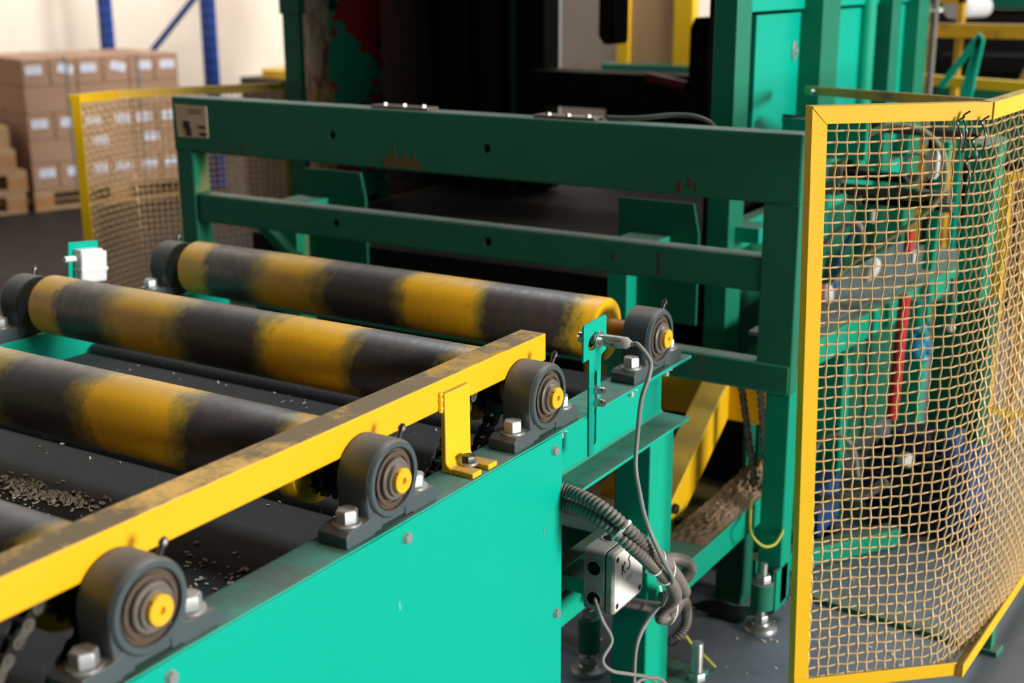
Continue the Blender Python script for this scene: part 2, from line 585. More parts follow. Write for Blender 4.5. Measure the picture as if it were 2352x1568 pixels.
def channel(xo, sgn, y0, y1, z1, w=0.074, h=0.143, t=0.008, tw=0.007):
    # open side faces +sgn
    p = [(0, 0), (w, 0), (w, t * 0.8), (tw + 0.006, t), (tw, t + 0.006), (tw, h - t - 0.006), (tw + 0.006, h - t), (w, h - t * 0.8), (w, h), (0, h)]
    return MB().prism(p, (xo - sgn * w, y0, z1 - h), (sgn, 0, 0), (0, 0, 1), (0, y1 - y0, 0))


obj('side_channel', channel(XN, 1, 0.25, 2.415, ZR), M['rail'], con, 0.0012)
obj('side_channel', channel(XF, -1, 0.25, 2.415, ZR), M['rail'], con, 0.0012)


def leg(x0, x1, y0, y1):
    l = obj('leg', MB().box(x0, x1, y0, y1, 0.012, ZR - 0.144), M['green'], con, 0.004)
    obj('base_plate', MB().box(x0 - 0.03, x1 + 0.06, y0 - 0.05, y1 + 0.09, 0.0, 0.012), M['green'], l, 0.002)
    return l


lg = leg(-1.158, -1.075, 2.255, 2.365)
m = MB()
for py in (2.235, 2.385):
    m.cyl((-1.105, py, 0.012), (-1.105, py, 0.05), 0.007, 10)
    m.hexbolt((-1.105, py, 0.012), (0, 0, 1), 0.022, 0.014)
obj('anchor_bolt', m, M['steel'], lg)
leg(-2.43, -2.347, 2.255, 2.365)
leg(-1.158, -1.075, 0.35, 0.46)
leg(-2.43, -2.347, 0.35, 0.46)
# lower long beams between the legs
obj('lower_beam', MB().box(-1.165, -1.13, 0.46, 2.255, 0.369, 0.416), M['green'], con, 0.002)
obj('lower_beam', MB().box(-1.19, -1.13, 0.46, 2.255, 0.294, 0.353), M['green'], con, 0.002)
obj('cross_beam', MB().box(-2.347, -1.158, 2.285, 2.345, 0.30, 0.36), M['dgreen'], con, 0.002)
obj('cross_beam', MB().box(-2.347, -1.158, 0.375, 0.435, 0.30, 0.36), M['dgreen'], con, 0.002)
# tray sheet between the channels, with rolled lips
tr = solo('drip_tray', MB().box(-2.37, -1.139, 0.5, 2.40, 0.671, 0.675), M['tray'], 'dark dusty sheet metal tray lying under the yellow rollers', 'tray')
for y in (1.067, 1.529, 1.972):
    m = MB().prism([(-0.030, 0), (-0.024, 0.010), (-0.012, 0.017), (0, 0.019), (0.012, 0.017), (0.024, 0.010), (0.030, 0)], (-2.36, y, 0.6755), (0, 1, 0), (0, 0, 1), (1.215, 0, 0))
    obj('rolled_lip', m, M['tray'], tr)

# cover panel
pan = thing('cover_panel', 'large flat teal sheet metal cover panel on the near side of the conveyor', 'panel', (-1.062, 1.1, 0.10))
obj('sheet', MB().box(-1.0635, -1.0605, 0.28, 1.866, 0.10, 0.7455), M['panel'], pan, 0.0008)
for y, z in ((1.837, 0.721), (1.846, 0.408), (1.407, 0.723), (0.944, 0.725), (0.5, 0.725)):
    m = MB()
    m.washer((-1.0606, y, z), (1, 0, 0), 0.0095, 0.0015)
    m.hexbolt((-1.0592, y, z), (1, 0, 0), 0.0145, 0.006)
    obj('screw', m, M['steel'], pan)
# scratches and scuffs scraped into the panel's paint (thin flat marks)
def scratch(pts, w, mat, nm, par):
    mm = MB()
    for (y0, z0), (y1, z1) in zip(pts, pts[1:]):
        a, b = Vector((-1.0602, y0, z0)), Vector((-1.0602, y1, z1))
        mm.bar(a, b, 0.0006, w, (0, 0, 1) if abs(z1 - z0) < abs(y1 - y0) else (0, 1, 0))
    return obj(nm, mm, mat, par, smooth=False)


M['scuff'] = paint('scraped_brown_primer', (0.27, 0.22, 0.19), 0.6, 0.2)
M['rub'] = paint('light_rub_mark', (0.05, 0.46, 0.35), 0.4, 0.05)
sm = [(1.722, 0.318), (1.715, 0.300), (1.705, 0.284), (1.695, 0.270), (1.688, 0.262), (1.680, 0.262)]
scratch(sm, 0.0016, M['scuff'], 'scratch', pan)
sm = [(1.655, 0.236), (1.660, 0.242), (1.663, 0.235), (1.680, 0.237), (1.690, 0.244), (1.695, 0.238), (1.708, 0.243), (1.716, 0.250)]
scratch(sm, 0.0022, M['scuff'], 'scratch', pan)
scratch([(1.803, 0.590), (1.803, 0.578)], 0.002, M['scuff'], 'scratch', pan)
scratch([(1.145, 0.503), (1.145, 0.491)], 0.007, M['scuff'], 'scratch', pan)
scratch([(1.146, 0.455), (1.146, 0.449)], 0.004, M['scuff'], 'scratch', pan)
scratch([(1.385, 0.630), (1.388, 0.616)], 0.007, M['rub'], 'scratch', pan)
arc = [(0.98 + 0.32 * math.sin(a), 0.29 + 0.27 * math.cos(a)) for a in [R(x) for x in range(-5, 66, 6)]]
scratch(arc, 0.0018, M['rub'], 'scratch', pan)


# ------------------------------------------------------------------ pillow blocks
def pillow(x, y, sgn, label, first):
    """sgn: the side the shaft end looks to"""
    zc = ZR + 0.0705
    t = thing('pillow_block', label, 'bearing', (x, y, ZR), 'cast pillow blocks on the conveyor channels')
    fx = x + sgn * 0.026           # front face
    bk = x - sgn * 0.034
    m = MB()
    # base: two feet and a web
    for s in (-1, 1):
        prof = [(0.028, 0.003), (0.046, 0.003), (0.046, 0.0), (0.106, 0.0), (0.108, 0.004), (0.108, 0.018), (0.100, 0.025), (0.058, 0.026), (0.046, 0.032), (0.028, 0.04)]
        m.prism([(s * a, b) for a, b in prof], (bk + sgn * 0.004, y, ZR), (0, 1, 0), (0, 0, 1), (sgn * 0.052, 0, 0))
    # round housing, flared to the foot
    ro = 0.058
    n = 26
    outline = [(-0.0545, 0.006)] + [(ro * math.sin(a), 0.0705 + ro * math.cos(a)) for a in [R(-92 + 184 * i / n) for i in range(n + 1)]] + [(0.0545, 0.006)]
    outline = [(a, b) for a, b in outline]
    ring_in = [(0.046 * math.sin(a), 0.0705 + 0.046 * math.cos(a)) for a in [2 * math.pi * i / 36 for i in range(36)]]
    m.prism(outline, (bk, y, ZR), (0, 1, 0), (0, 0, 1), (sgn * 0.054, 0, 0))
    obj('housing', m, M['cast'], t, 0.0025)
    m = MB().lathe([(0.0455, 0.0), (0.0575, 0.0), (0.0575, 0.003), (0.0545, 0.007), (0.0475, 0.007), (0.0455, 0.004)], (bk + sgn * 0.053, y, zc), (sgn, 0, 0), 36)
    m.lathe([(0.0455, 0.007), (0.0455, 0.0)], (bk + sgn * 0.053, y, zc), (sgn, 0, 0), 36)
    obj('housing_rim', m, M['cast'], t)
    m = MB().lathe([(0.046, 0.0005), (0.030, 0.0015), (0.030, 0.0)], (bk + sgn * 0.054, y, zc), (sgn, 0, 0), 36)
    m.lathe([(0.040, 0.001), (0.040, 0.004), (0.035, 0.0045), (0.035, 0.001)], (bk + sgn * 0.054, y, zc), (sgn, 0, 0), 36)
    obj('seal', m, M['seal'], t)
    m = MB().lathe([(0.019, 0.0), (0.031, 0.0), (0.031, 0.008), (0.0295, 0.0095), (0.019, 0.0095)], (bk + sgn * 0.054, y, zc), (sgn, 0, 0), 32)
    m.lathe([(0.019, 0.0095), (0.0255, 0.0095), (0.0245, 0.015), (0.019, 0.015)], (bk + sgn * 0.054, y, zc), (sgn, 0, 0), 32)
    obj('inner_ring', m, M['ring'], t)
    for s in (-1, 1):
        by = y + s * 0.0795
        m = MB().hexbolt((x, by, ZR + 0.029), (0, 0, 1), 0.029, 0.019)
        b = obj('bolt', m, M['steel'], t, 0.0008)
        obj('washer', MB().washer((x, by, ZR + 0.0255), (0, 0, 1), 0.021, 0.0035), M['steel'], b)
        m = MB().hexbolt((x, by, ZR - 0.0085), (0, 0, -1), 0.026, 0.012)
        m.cyl((x, by, ZR - 0.02), (x, by, ZR - 0.032), 0.008, 10)
        obj('nut', m, M['steel'], b)
    m = MB().cyl((x + sgn * 0.012, y + 0.028, zc + 0.048), (x + sgn * 0.014, y + 0.036, zc + 0.066), 0.004, 10)
    m.lathe([(0, 0), (0.0058, 0), (0.0058, 0.005), (0.003, 0.010), (0, 0.011)], (x + sgn * 0.0135, y + 0.034, zc + 0.061), (0.1, 0.4, 0.9), 8)
    obj('grease_nipple', m, M['darksteel'], t)
    return t


near_lab = ['front block at lower left, largest bearing on the near channel', 'bearing block under the middle of the yellow bar, on the near channel',
            'bearing block under the free end of the yellow bar', 'bearing block at the far end of near channel, beside the metal sensor']
pb = pillow(-1.093, YB[0], 1, 'dark grey cast ' + near_lab[0], True)
for i in (1, 2, 3):
    dup(pb, (-1.093, YB[i], ZR), 'dark grey cast ' + near_lab[i])
far_lab = ['cast bearing block on the far channel, nearest to the camera', 'dark bearing block at the left end of the second roller, far channel',
           'dark bearing block at the left end of the long middle roller, far channel', 'dark bearing block at the left end of the roller by the gate frame']
pf = pillow(-2.414, YB[0], -1, far_lab[0], False)
for i in (1, 2, 3):
    dup(pf, (-2.414, YB[i], ZR), far_lab[i])

# ------------------------------------------------------------------ rollers
rl = ['yellow and grey worn roller at the lower left edge, nearest one', 'second yellow and grey worn roller, partly behind the yellow bar',
      'third yellow and grey worn roller, ending behind the bar tip', 'farthest yellow and grey worn roller with bright yellow end, before the gate frame']


def sprocket(x, y, z, r, teeth, w):
    pts = []
    for i in range(teeth):
        a = 2 * math.pi * i / teeth
        da = 2 * math.pi / teeth
        for f, rr in ((0.0, r * 0.87), (0.28, r * 0.88), (0.42, r), (0.58, r), (0.72, r * 0.88)):
            pts.append((rr * math.cos(a + f * da), rr * math.sin(a + f * da)))
    m = MB().prism(pts, (x - w / 2, y, z), (0, 1, 0), (0, 0, 1), (w, 0, 0))
    m.cyl((x - w * 2.0, y, z), (x + w * 2.0, y, z), r * 0.55, 20)
    return m


for i, y in enumerate(YB):
    zc = ZR + 0.0705
    xl, xr = -2.335, (-1.19 if i == 3 else -1.207)
    t = thing('conveyor_roller', rl[i], 'roller', (-1.7625, y, zc), 'wide steel rollers of the conveyor')
    r = 0.065
    m = MB().lathe([(r * 0.97, 0), (r, 0.003), (r, xr - xl - 0.003), (r * 0.97, xr - xl)], (xl, y, zc), (1, 0, 0), 56)
    obj('tube', m, roller_mat('worn_roller_%d' % i, (0.0, 0.012, 0.0, 0.0)[i], i + 1), t)
    m = MB().lathe([(0, xr - xl), (r * 0.9, xr - xl - 0.001), (r * 0.975, xr - xl + 0.0005)], (xl, y, zc), (1, 0, 0), 56)
    obj('end_disc', m, M['yellow'], t)
    obj('end_disc', MB().lathe([(0, 0), (r * 0.975, 0)], (xl, y, zc), (1, 0, 0), 56), M['yellow'], t)
    obj('shaft', MB().cyl((xl - 0.135, y, zc), (xl, y, zc), 0.0245, 20), M['shaft_y'], t)
    obj('shaft', MB().cyl((xr, y, zc), (-1.06, y, zc), 0.0245, 20), M['shaft_y'], t)
    m = MB().lathe([(0.0185, 0), (0.0185, 0.016), (0.0172, 0.0175), (0.005, 0.0175), (0.0045, 0.012), (0, 0.012)], (-1.0680, y, zc), (1, 0, 0), 26)
    obj('shaft_end', m, M['shaft_end'], t)
    if i < 3:
        for sx in (-1.190, -1.168):
            obj('sprocket', sprocket(sx, y, zc, 0.050, 15, 0.007), M['chain'], t)

# chains between the roller sprockets and the drive shaft under them
link_o, link_i = None, None
for y, lab in ((YB[0], 'black oily roller chain under the bar at the lower left corner'), (YB[2], 'black roller chain visible through the bracket near the bar end')):
    zc = ZR + 0.0705
    cx = -1.190
    y2, z2, rr = y - 0.235, 0.585, 0.047
    dv = Vector((0, y2 - y, z2 - zc))
    Lc = dv.length
    e = dv / Lc
    nn = Vector((0, -e.z, e.y))
    A, B = Vector((cx, y, zc)), Vector((cx, y2, z2))
    loop = []
    for k in range(13):
        a = math.pi * k / 12
        loop.append(A + (nn * math.cos(a) - e * math.sin(a)) * rr)
    for k in range(13):
        a = math.pi * k / 12
        loop.append(B + (-nn * math.cos(a) + e * math.sin(a)) * rr)
    per = sum((loop[k] - loop[k - 1]).length for k in range(len(loop)))
    nl = int(round(per / 0.0222 / 2)) * 2
    pts = even(loop + [loop[0]], per / nl * 0.9999)[:nl]
    ct = thing('drive_chain', lab, 'chain', (cx, y, z2 - 0.05), 'drive chains of the rollers')
    for k in range(nl):
        p, q = pts[k], pts[(k + 1) % nl]
        mid, d = (p + q) / 2, (q - p)
        ang = math.atan2(d.z, d.y)
        outer = k % 2 == 0
        src = link_o if outer else link_i
        if src is None:
            m = MB()
            L = d.length
            for s in (-1, 1):
                hx = (0.0105 if outer else 0.0075) * s
                prof = []
                for a in range(0, 181, 30):
                    prof.append((L / 2 + 0.0085 * math.sin(R(a)), 0.0085 * math.cos(R(a))))
                prof.append((0, -0.0062))
                for a in range(0, 181, 30):
                    prof.append((-L / 2 - 0.0085 * math.sin(R(a)), -0.0085 * math.cos(R(a))))
                prof.append((0, 0.0062))
                m.prism(prof, (hx - 0.0014, 0, 0), (0, 1, 0), (0, 0, 1), (0.0028, 0, 0))
            if outer:
                for s in (-1, 1):
                    m.cyl((-0.0135, s * L / 2, 0), (0.0135, s * L / 2, 0), 0.0038, 8)
            else:
                for s in (-1, 1):
                    m.cyl((-0.0062, s * L / 2, 0), (0.0062, s * L / 2, 0), 0.0068, 8)
            o = obj('chain_link', m, M['chain_dust'] if outer else M['chain'], None, org=(0, 0, 0))
            if outer:
                link_o = o
            else:
                link_i = o
        else:
            o = link(src.copy())
        o.parent = ct
        o.location = mid - Vector(ORG[ct.name])
        o.rotation_euler = (ang, 0, 0)
    obj('lower_sprocket', sprocket(cx, y2, z2, 0.05, 15, 0.007), M['chain'], ct)

# ------------------------------------------------------------------ yellow guard bar
gb = thing('guard_bar', 'long square yellow guard bar with dusty top running above the near bearings', 'guard bar', (-1.152, 1.1, ZR))
obj('square_tube', MB().box(-1.181, -1.1285, 0.30, 1.925, 0.851, 0.901), M['yellow_bar'], gb, 0.0025)


def bracket(y0, y1):
    t = 0.009
    x0 = -1.1285
    prof = [(0, 0.0), (0.060, 0.0), (0.060, t), (t + 0.010, t), (t + 0.004, t + 0.002), (t + 0.001, t + 0.007), (t, t + 0.012), (t, 0.132), (0, 0.132)]
    m = MB()
    # upright plate and heel
    m.prism([(0, 0.0), (0.020, 0.0), (0.020, t), (t + 0.007, t), (t + 0.002, t + 0.004), (t, t + 0.010), (t, 0.132), (0, 0.132)], (x0, y0, ZR), (1, 0, 0), (0, 0, 1), (0, y1 - y0, 0))
    # forked foot
    yc = (y0 + y1) / 2
    m.box(x0 + 0.020, x0 + 0.060, y0, yc - 0.010, ZR, ZR + t)
    m.box(x0 + 0.020, x0 + 0.060, yc + 0.010, y1, ZR, ZR + t)
    b = obj('bracket', m, M['yellow'], gb, 0.0018)
    m = MB().hexbolt((x0 + 0.028, yc, ZR + t + 0.004), (0, 0, 1), 0.021, 0.011)
    bo = obj('bolt', m, M['darksteel'], b, 0.0006)
    obj('washer', MB().washer((x0 + 0.028, yc, ZR + t), (0, 0, 1), 0.0155, 0.004), M['steel'], b)
    mw = MB()
    for k in range(7):
        mw.ball((x0 + 0.0015, y0 - 0.002, ZR + 0.104 + 0.0045 * k), 0.0042 + 0.001 * math.sin(k * 2.1), seg=8)
    obj('weld_bead', mw, M['yellow'], b)


bracket(1.597, 1.668)
bracket(0.42, 0.491)

# ------------------------------------------------------------------ sensor bracket, sensor, screws
XS = -1.0635
sb = thing('sensor_bracket', 'slotted teal T-shaped sheet bracket standing before the farthest roller', 'bracket', (XS, 1.98, 0.667))


def ring_fill(m, outer, holes, x0, t):
    """plate in the YZ plane with holes"""
    bm = bmesh.new()
    edges = []
    for loop in [outer] + holes:
        vs = [bm.verts.new((x0, a, b)) for a, b in loop]
        edges += [bm.edges.new((vs[k], vs[(k + 1) % len(vs)])) for k in range(len(vs))]
    r = bmesh.ops.triangle_fill(bm, edges=edges, use_beauty=True)
    faces = [f for f in r['geom'] if isinstance(f, bmesh.types.BMFace)]
    ex = bmesh.ops.extrude_face_region(bm, geom=faces)
    vs = [v for v in ex['geom'] if isinstance(v, bmesh.types.BMVert)]
    bmesh.ops.translate(bm, verts=vs, vec=(t, 0, 0))
    me = bpy.data.meshes.new('tmp')
    bm.to_mesh(me)
    bm.free()
    m.bm.from_mesh(me)
    bpy.data.meshes.remove(me)
    return m


outer = [(1.937, 0.853), (1.957, 0.855), (1.959, 0.850), (1.962, 0.669), (2.003, 0.669), (2.002, 0.846), (2.006, 0.853), (2.022, 0.858), (2.022, 0.920), (2.018, 0.923), (1.941, 0.920), (1.937, 0.916)]
slot = [(1.9885, 0.823), (1.9835, 0.829), (1.9785, 0.823), (1.9785, 0.690), (1.9835, 0.685), (1.9885, 0.690)]
hole = [(1.976 + 0.022 * math.cos(a), 0.884 + 0.015 * math.sin(a) + 0.004 * math.cos(a)) for a in [2 * math.pi * k / 20 for k in range(20)]]
obj('slotted_plate', ring_fill(MB(), outer, [slot, hole], XS, 0.0045), M['panel'], sb, 0.0006)
for z in (0.791, 0.768):
    m = MB()
    m.washer((XS + 0.0045, 1.9835, z), (1, 0, 0), 0.0095, 0.002)
    m.washer((XS + 0.0068, 1.9835, z), (1, 0, 0), 0.0085, 0.0025)
    b = obj('cap_screw', MB().lathe([(0, 0), (0.0072, 0), (0.0072, 0.013), (0.0065, 0.014), (0.004, 0.014), (0.0035, 0.008), (0, 0.008)], (XS + 0.009, 1.9835, z), (1, 0, 0), 20), M['chrome'], sb)
    obj('washer', m, M['chrome'], b)

SY, SZ = 1.985, 0.885
sn = thing('proximity_sensor', 'threaded metal barrel sensor with worn printed sleeve poking through teal bracket', 'sensor', (XS, SY, SZ - 0.012))
axs = Vector((1, 0.06, 0.0)).normalized()
o0 = Vector((XS - 0.03, SY, SZ))
prof = []
h = 0.0
prof.append((0, 0.0))
while h < 0.048:
    prof += [(0.0108, h), (0.0098, h + 0.0008)]
    h += 0.0016
prof += [(0.0108, 0.0485), (0.0108, 0.050), (0, 0.050)]
obj('threaded_barrel', MB().lathe(prof, o0, axs, 22), M['chrome'], sn)
m = MB().lathe([(0, 0), (0.016, 0), (0.017, 0.001), (0.017, 0.0055), (0.016, 0.0065), (0, 0.0065)], o0 + axs * 0.0345, axs, 6, phase=0.3)
obj('lock_nut', m, M['chrome'], sn, 0.0006)
m = MB().lathe([(0, 0), (0.016, 0), (0.016, 0.006), (0, 0.006)], o0 + axs * 0.020, axs, 6, phase=0.8)
obj('lock_nut', m, M['darksteel'], sn, 0.0006)
M['sleeve'] = paint('printed_sensor_sleeve', (0.42, 0.42, 0.38), 0.3, 0.2, 60, metal=0.5, stain=(0.10, 0.085, 0.04), staint=0.52, stains=40)
obj('printed_sleeve', MB().lathe([(0, 0), (0.0112, 0), (0.0112, 0.034), (0, 0.034)], o0 + axs * 0.050, axs, 24), M['sleeve'], sn)
obj('end_cap', MB().lathe([(0, 0), (0.0108, 0), (0.0108, 0.008), (0.0055, 0.016), (0.0045, 0.0165), (0.0045, 0.020), (0, 0.020)], o0 + axs * 0.084, axs, 20), M['boxgrey'], sn)
ce = o0 + axs * 0.103
cab = [tuple(ce), tuple(ce + axs * 0.012 + Vector((0, 0, -0.001))), (-0.956, 1.992, 0.858), (-0.950, 1.975, 0.835), (-0.958, 1.964, 0.794), (-0.968, 1.972, 0.722), (-0.965, 1.962, 0.668), (-0.945, 1.940, 0.630), (-0.905, 1.888, 0.602), (-0.882, 1.902, 0.539), (-0.888, 1.962, 0.473), (-0.930, 2.045, 0.406), (-0.98, 2.125, 0.325), (-1.0, 2.154, 0.304), (-1.018, 2.132, 0.270), (-1.020, 2.097, 0.239), (-1.020, 2.088, 0.185), (-1.020, 2.091, 0.110), (-1.025, 2.12, 0.03), (-1.03, 2.15, 0.006)]
solo('sensor_cable', MB().tube(smooth_path(cab, 8), 0.0042, 10), M['cable'], 'thin grey cable hanging from the metal barrel sensor down to the floor', 'cable')

# ------------------------------------------------------------------ junction box
jb = thing('junction_box', 'grey plastic junction box with white lid marked K S beside the teal leg', 'junction box', (-1.03, 2.025, 0.359))
jy0, jy1, jz0, jz1 = 1.962, 2.088, 0.362, 0.488


def rrect(y0, y1, z0, z1, r, n=4):
    pts = []
    for cy, cz, a0 in ((y1 - r, z1 - r, 0), (y0 + r, z1 - r, 90), (y0 + r, z0 + r, 180), (y1 - r, z0 + r, 270)):
        for k in range(n + 1):
            a = R(a0 + 90 * k / n)
            pts.append((cy + r * math.cos(a), cz + r * math.sin(a)))
    return pts


m = MB().prism(rrect(jy0, jy1, jz0, jz1, 0.012), (-1.068, 0, 0), (0, 1, 0), (0, 0, 1), (0.044, 0, 0))
bx = obj('body', m, M['boxgrey'], jb, 0.0015)
obj('gasket', MB().prism(rrect(jy0 + 0.001, jy1 - 0.001, jz0 + 0.001, jz1 - 0.001, 0.011), (-1.0245, 0, 0), (0, 1, 0), (0, 0, 1), (0.0022, 0, 0)), M['ink'], jb)
m = MB().prism(rrect(jy0, jy1, jz0, jz1, 0.012), (-1.0225, 0, 0), (0, 1, 0), (0, 0, 1), (0.0165, 0, 0))
ld = obj('lid', m, M['boxgrey'], jb, 0.004)
obj('lid_face', MB().prism(rrect(jy0 + 0.006, jy1 - 0.006, jz0 + 0.006, jz1 - 0.006, 0.009), (-1.0065, 0, 0), (0, 1, 0), (0, 0, 1), (0.0012, 0, 0)), M['lid'], ld)
for a, b in ((jy0 + 0.016, jz0 + 0.016), (jy1 - 0.016, jz0 + 0.016), (jy0 + 0.016, jz1 - 0.016), (jy1 - 0.016, jz1 - 0.016)):
    m = MB().lathe([(0.0048, 0.0), (0.0055, 0.0008), (0.004, 0.0012), (0.0035, 0.0004), (0, 0.0004)], (-1.0053, a, b), (1, 0, 0), 12)
    obj('lid_screw', m, M['darksteel'], ld)
for z in (0.452, 0.390):
    m = MB().lathe([(0.0165, 0), (0.018, 0.0012), (0.0165, 0.0016), (0.0135, 0.0008)], (-1.046, jy0, z), (0, -1, 0), 22)
    obj('knockout_rim', m, M['boxgrey'], bx)
    obj('knockout_hole', MB().lathe([(0, 0), (0.0145, 0.0), (0.0145, 0.0009), (0, 0.0009)], (-1.046, jy0, z), (0, -1, 0), 22), M['black'], bx)
m = MB().lathe([(0.0165, 0), (0.018, 0.0012), (0.0165, 0.0016), (0.0135, 0.0008)], (-1.046, 2.025, jz1), (0, 0, 1), 22)
obj('knockout_rim', m, M['boxgrey'], bx)
obj('knockout_hole', MB().lathe([(0, 0), (0.0145, 0.0), (0.0145, 0.0009), (0, 0.0009)], (-1.046, 2.025, jz1), (0, 0, 1), 22), M['black'], bx)
# hand-written K S
ks = MB()
for st in ([(1.996, 0.456), (1.997, 0.434)], [(2.008, 0.457), (1.998, 0.446)], [(1.998, 0.446), (2.008, 0.435)],
           [(2.031, 0.462), (2.025, 0.461), (2.022, 0.456), (2.026, 0.450), (2.027, 0.442), (2.022, 0.437), (2.017, 0.439)]):
    pp = smooth_path([(-1.0050, a, b) for a, b in st], 4) if len(st) > 2 else [Vector((-1.0050, a, b)) for a, b in st]
    ks.tube(pp, 0.0014, 6)
obj('marker_writing', ks, M['ink'], ld)
for a, b, w, hh in ((2.024, 0.418, 0.016, 0.012), (2.037, 0.418, 0.004, 0.012)):
    obj('embossed_mark', MB().box(-1.0054, -1.0050, a - w / 2, a + w / 2, b - hh / 2, b + hh / 2), M['greyink'], ld)
obj('mounting_plate', MB().box(-1.13, -1.068, 1.985, 2.065, 0.38, 0.41), M['green'], jb)


# ------------------------------------------------------------------ conduits, ties
def conduit(pts, label, r=0.0125, pitch=0.0086):
    p = even(smooth_path(pts, 12), pitch / 4)
    rad = [r * (1.0, 0.93, 0.76, 0.93)[k % 4] for k in range(len(p))]
    return solo('corrugated_conduit', MB().tube(p, r, 12, rad=rad), M['conduit'], label, 'conduit')


RUN = [(-1.100, 1.79, 0.664), (-1.088, 1.845, 0.652), (-1.060, 1.872, 0.637), (-1.010, 1.866, 0.632), (-0.965, 1.862, 0.618), (-0.925, 1.872, 0.586), (-0.905, 1.918, 0.536), (-0.915, 2.014, 0.462), (-0.955, 2.155, 0.362)]
conduit(RUN + [(-0.998, 2.270, 0.284), (-1.025, 2.292, 0.262), (-1.048, 2.262, 0.264)], 'upper of two grey corrugated conduits crossing in front of the junction box')
conduit([(x, y, z - 0.0265) for x, y, z in RUN[:-1]] + [(-0.955, 2.13, 0.345), (-1.010, 2.205, 0.275), (-1.030, 2.225, 0.236), (-1.028, 2.275, 0.222), (-1.025, 2.315, 0.240)], 'lower of two grey corrugated conduits crossing in front of the junction box')
conduit([(-1.05, 2.235, 0.335), (-1.052, 2.266, 0.344), (-1.05, 2.332, 0.322), (-1.045, 2.389, 0.290), (-1.045, 2.402, 0.262), (-1.05, 2.346, 0.256)], 'short grey conduit loop curling behind the tied bundle at the teal leg', 0.0135)
conduit([(-1.095, 2.070, 0.335), (-1.080, 2.105, 0.318), (-1.045, 2.168, 0.287), (-1.028, 2.261, 0.245), (-1.03, 2.33, 0.235), (-1.05, 2.40, 0.175), (-1.06, 2.422, 0.126), (-1.075, 2.410, 0.095), (-1.088, 2.392, 0.085)],
        'grey conduit leaving the lower right of the junction box and looping down', 0.0125)


def tie(c, axis, ry, rz, label, tail):
    c, ax = Vector(c), Vector(axis).normalized()
    ref = Vector((0, 0, 1))
    v = (ref - ax * ref.dot(ax)).normalized()
    u = v.cross(ax)
    pts = [c + u * ry * math.cos(a) + v * rz * math.sin(a) for a in [2 * math.pi * k / 24 for k in range(24)]]
    m = MB()
    n = len(pts)
    rings = []
    for k in range(n):
        out = (pts[k] - c).normalized()
        rings.append([m.bm.verts.new(pts[k] + ax * a + out * b) for a, b in ((-0.003, 0), (0.003, 0), (0.003, 0.0016), (-0.003, 0.0016))])
    for k in range(n):
        a, b = rings[k], rings[(k + 1) % n]
        for j in range(4):
            m._face([a[j], a[(j + 1) % 4], b[(j + 1) % 4], b[j]])
    hd = c + u * ry * 0.75 - v * rz * 0.8
    m.obox(hd, u, v, ax, 0.007, 0.009, 0.009)
    m.bar(hd, hd + Vector(tail), 0.004, 0.0015)
    return solo('cable_tie', m, M['ties'], label, 'cable tie', 'white cable ties on the conduit bundle', smooth=False)


tie((-0.943, 1.867, 0.588), (0.73, 0.18, -0.62), 0.0138, 0.0232, 'white cable tie around both conduits above the junction box', (0.005, 0.01, -0.012))
tie((-0.906, 1.935, 0.509), (0.0, 0.75, -0.63), 0.0140, 0.0240, 'white cable tie where the grey cable meets the conduits', (0.01, 0.0, 0.02))
tie((-0.911, 1.990, 0.467), (-0.08, 0.79, -0.61), 0.0140, 0.0240, 'white cable tie lowest on the straight conduit run, on the teal leg', (0.01, -0.01, -0.015))
tie((-1.030, 2.262, 0.245), (0, 1.0, -0.2), 0.020, 0.038, 'white cable tie around the conduit loop below the bundle', (0.01, 0.01, 0.02))

solo('thin_cable', MB().tube(smooth_path([(-1.045, 1.972, 0.392), (-1.04, 1.958, 0.388), (-1.018, 1.944, 0.362), (-1.01, 1.969, 0.311), (-1.01, 1.933, 0.287), (-1.01, 1.971, 0.246), (-1.01, 2.055, 0.197), (-1.02, 2.166, 0.130),
                                    (-1.025, 2.235, 0.06), (-1.04, 2.235, 0.03), (-1.05, 2.16, 0.04), (-1.04, 2.10, 0.09), (-1.03, 2.12, 0.14), (-1.01, 2.19, 0.12), (-1.0, 2.25, 0.04), (-1.0, 2.28, 0.008)], 8), 0.0038, 10), M['cable'],
     'thin grey cable coming out of the lower hole of the junction box', 'cable')

# ------------------------------------------------------------------ levelling feet
def foot(x, y, label, zb, zt, rs, rd):
    t = thing('levelling_foot', label, 'machine foot', (x, y, 0), 'round levelling feet on the floor')
    obj('disc', MB().lathe([(0, 0), (rd, 0), (rd, 0.006), (rd * 0.94, 0.011), (rd * 0.55, 0.017), (rd * 0.5, 0.021), (0, 0.021)], (x, y, 0), (0, 0, 1), 32), M['steel'], t)
    obj('nut', MB().hexbolt((x, y, 0.021), (0, 0, 1), 0.030, 0.018), M['steel'], t, 0.0008)
    prof = [(0, 0.03)]
    h = 0.03
    while h < zt + 0.05:
        prof += [(0.0095, h), (0.0085, h + 0.0015)]
        h += 0.003
    prof += [(0, h)]
    obj('threaded_rod', MB().lathe(prof, (x, y, 0), (0, 0, 1), 14), M['steel'], t)
    obj('sleeve', MB().lathe([(0, zb), (rs, zb), (rs, zt), (rs * 0.9, zt + 0.002), (0, zt + 0.002)], (x, y, 0), (0, 0, 1), 26), M['gate'], t)
    obj('lock_nut', MB().hexbolt((x, y, zt + 0.002), (0, 0, 1), 0.034, 0.02), M['steel'], t, 0.0008)
    return t


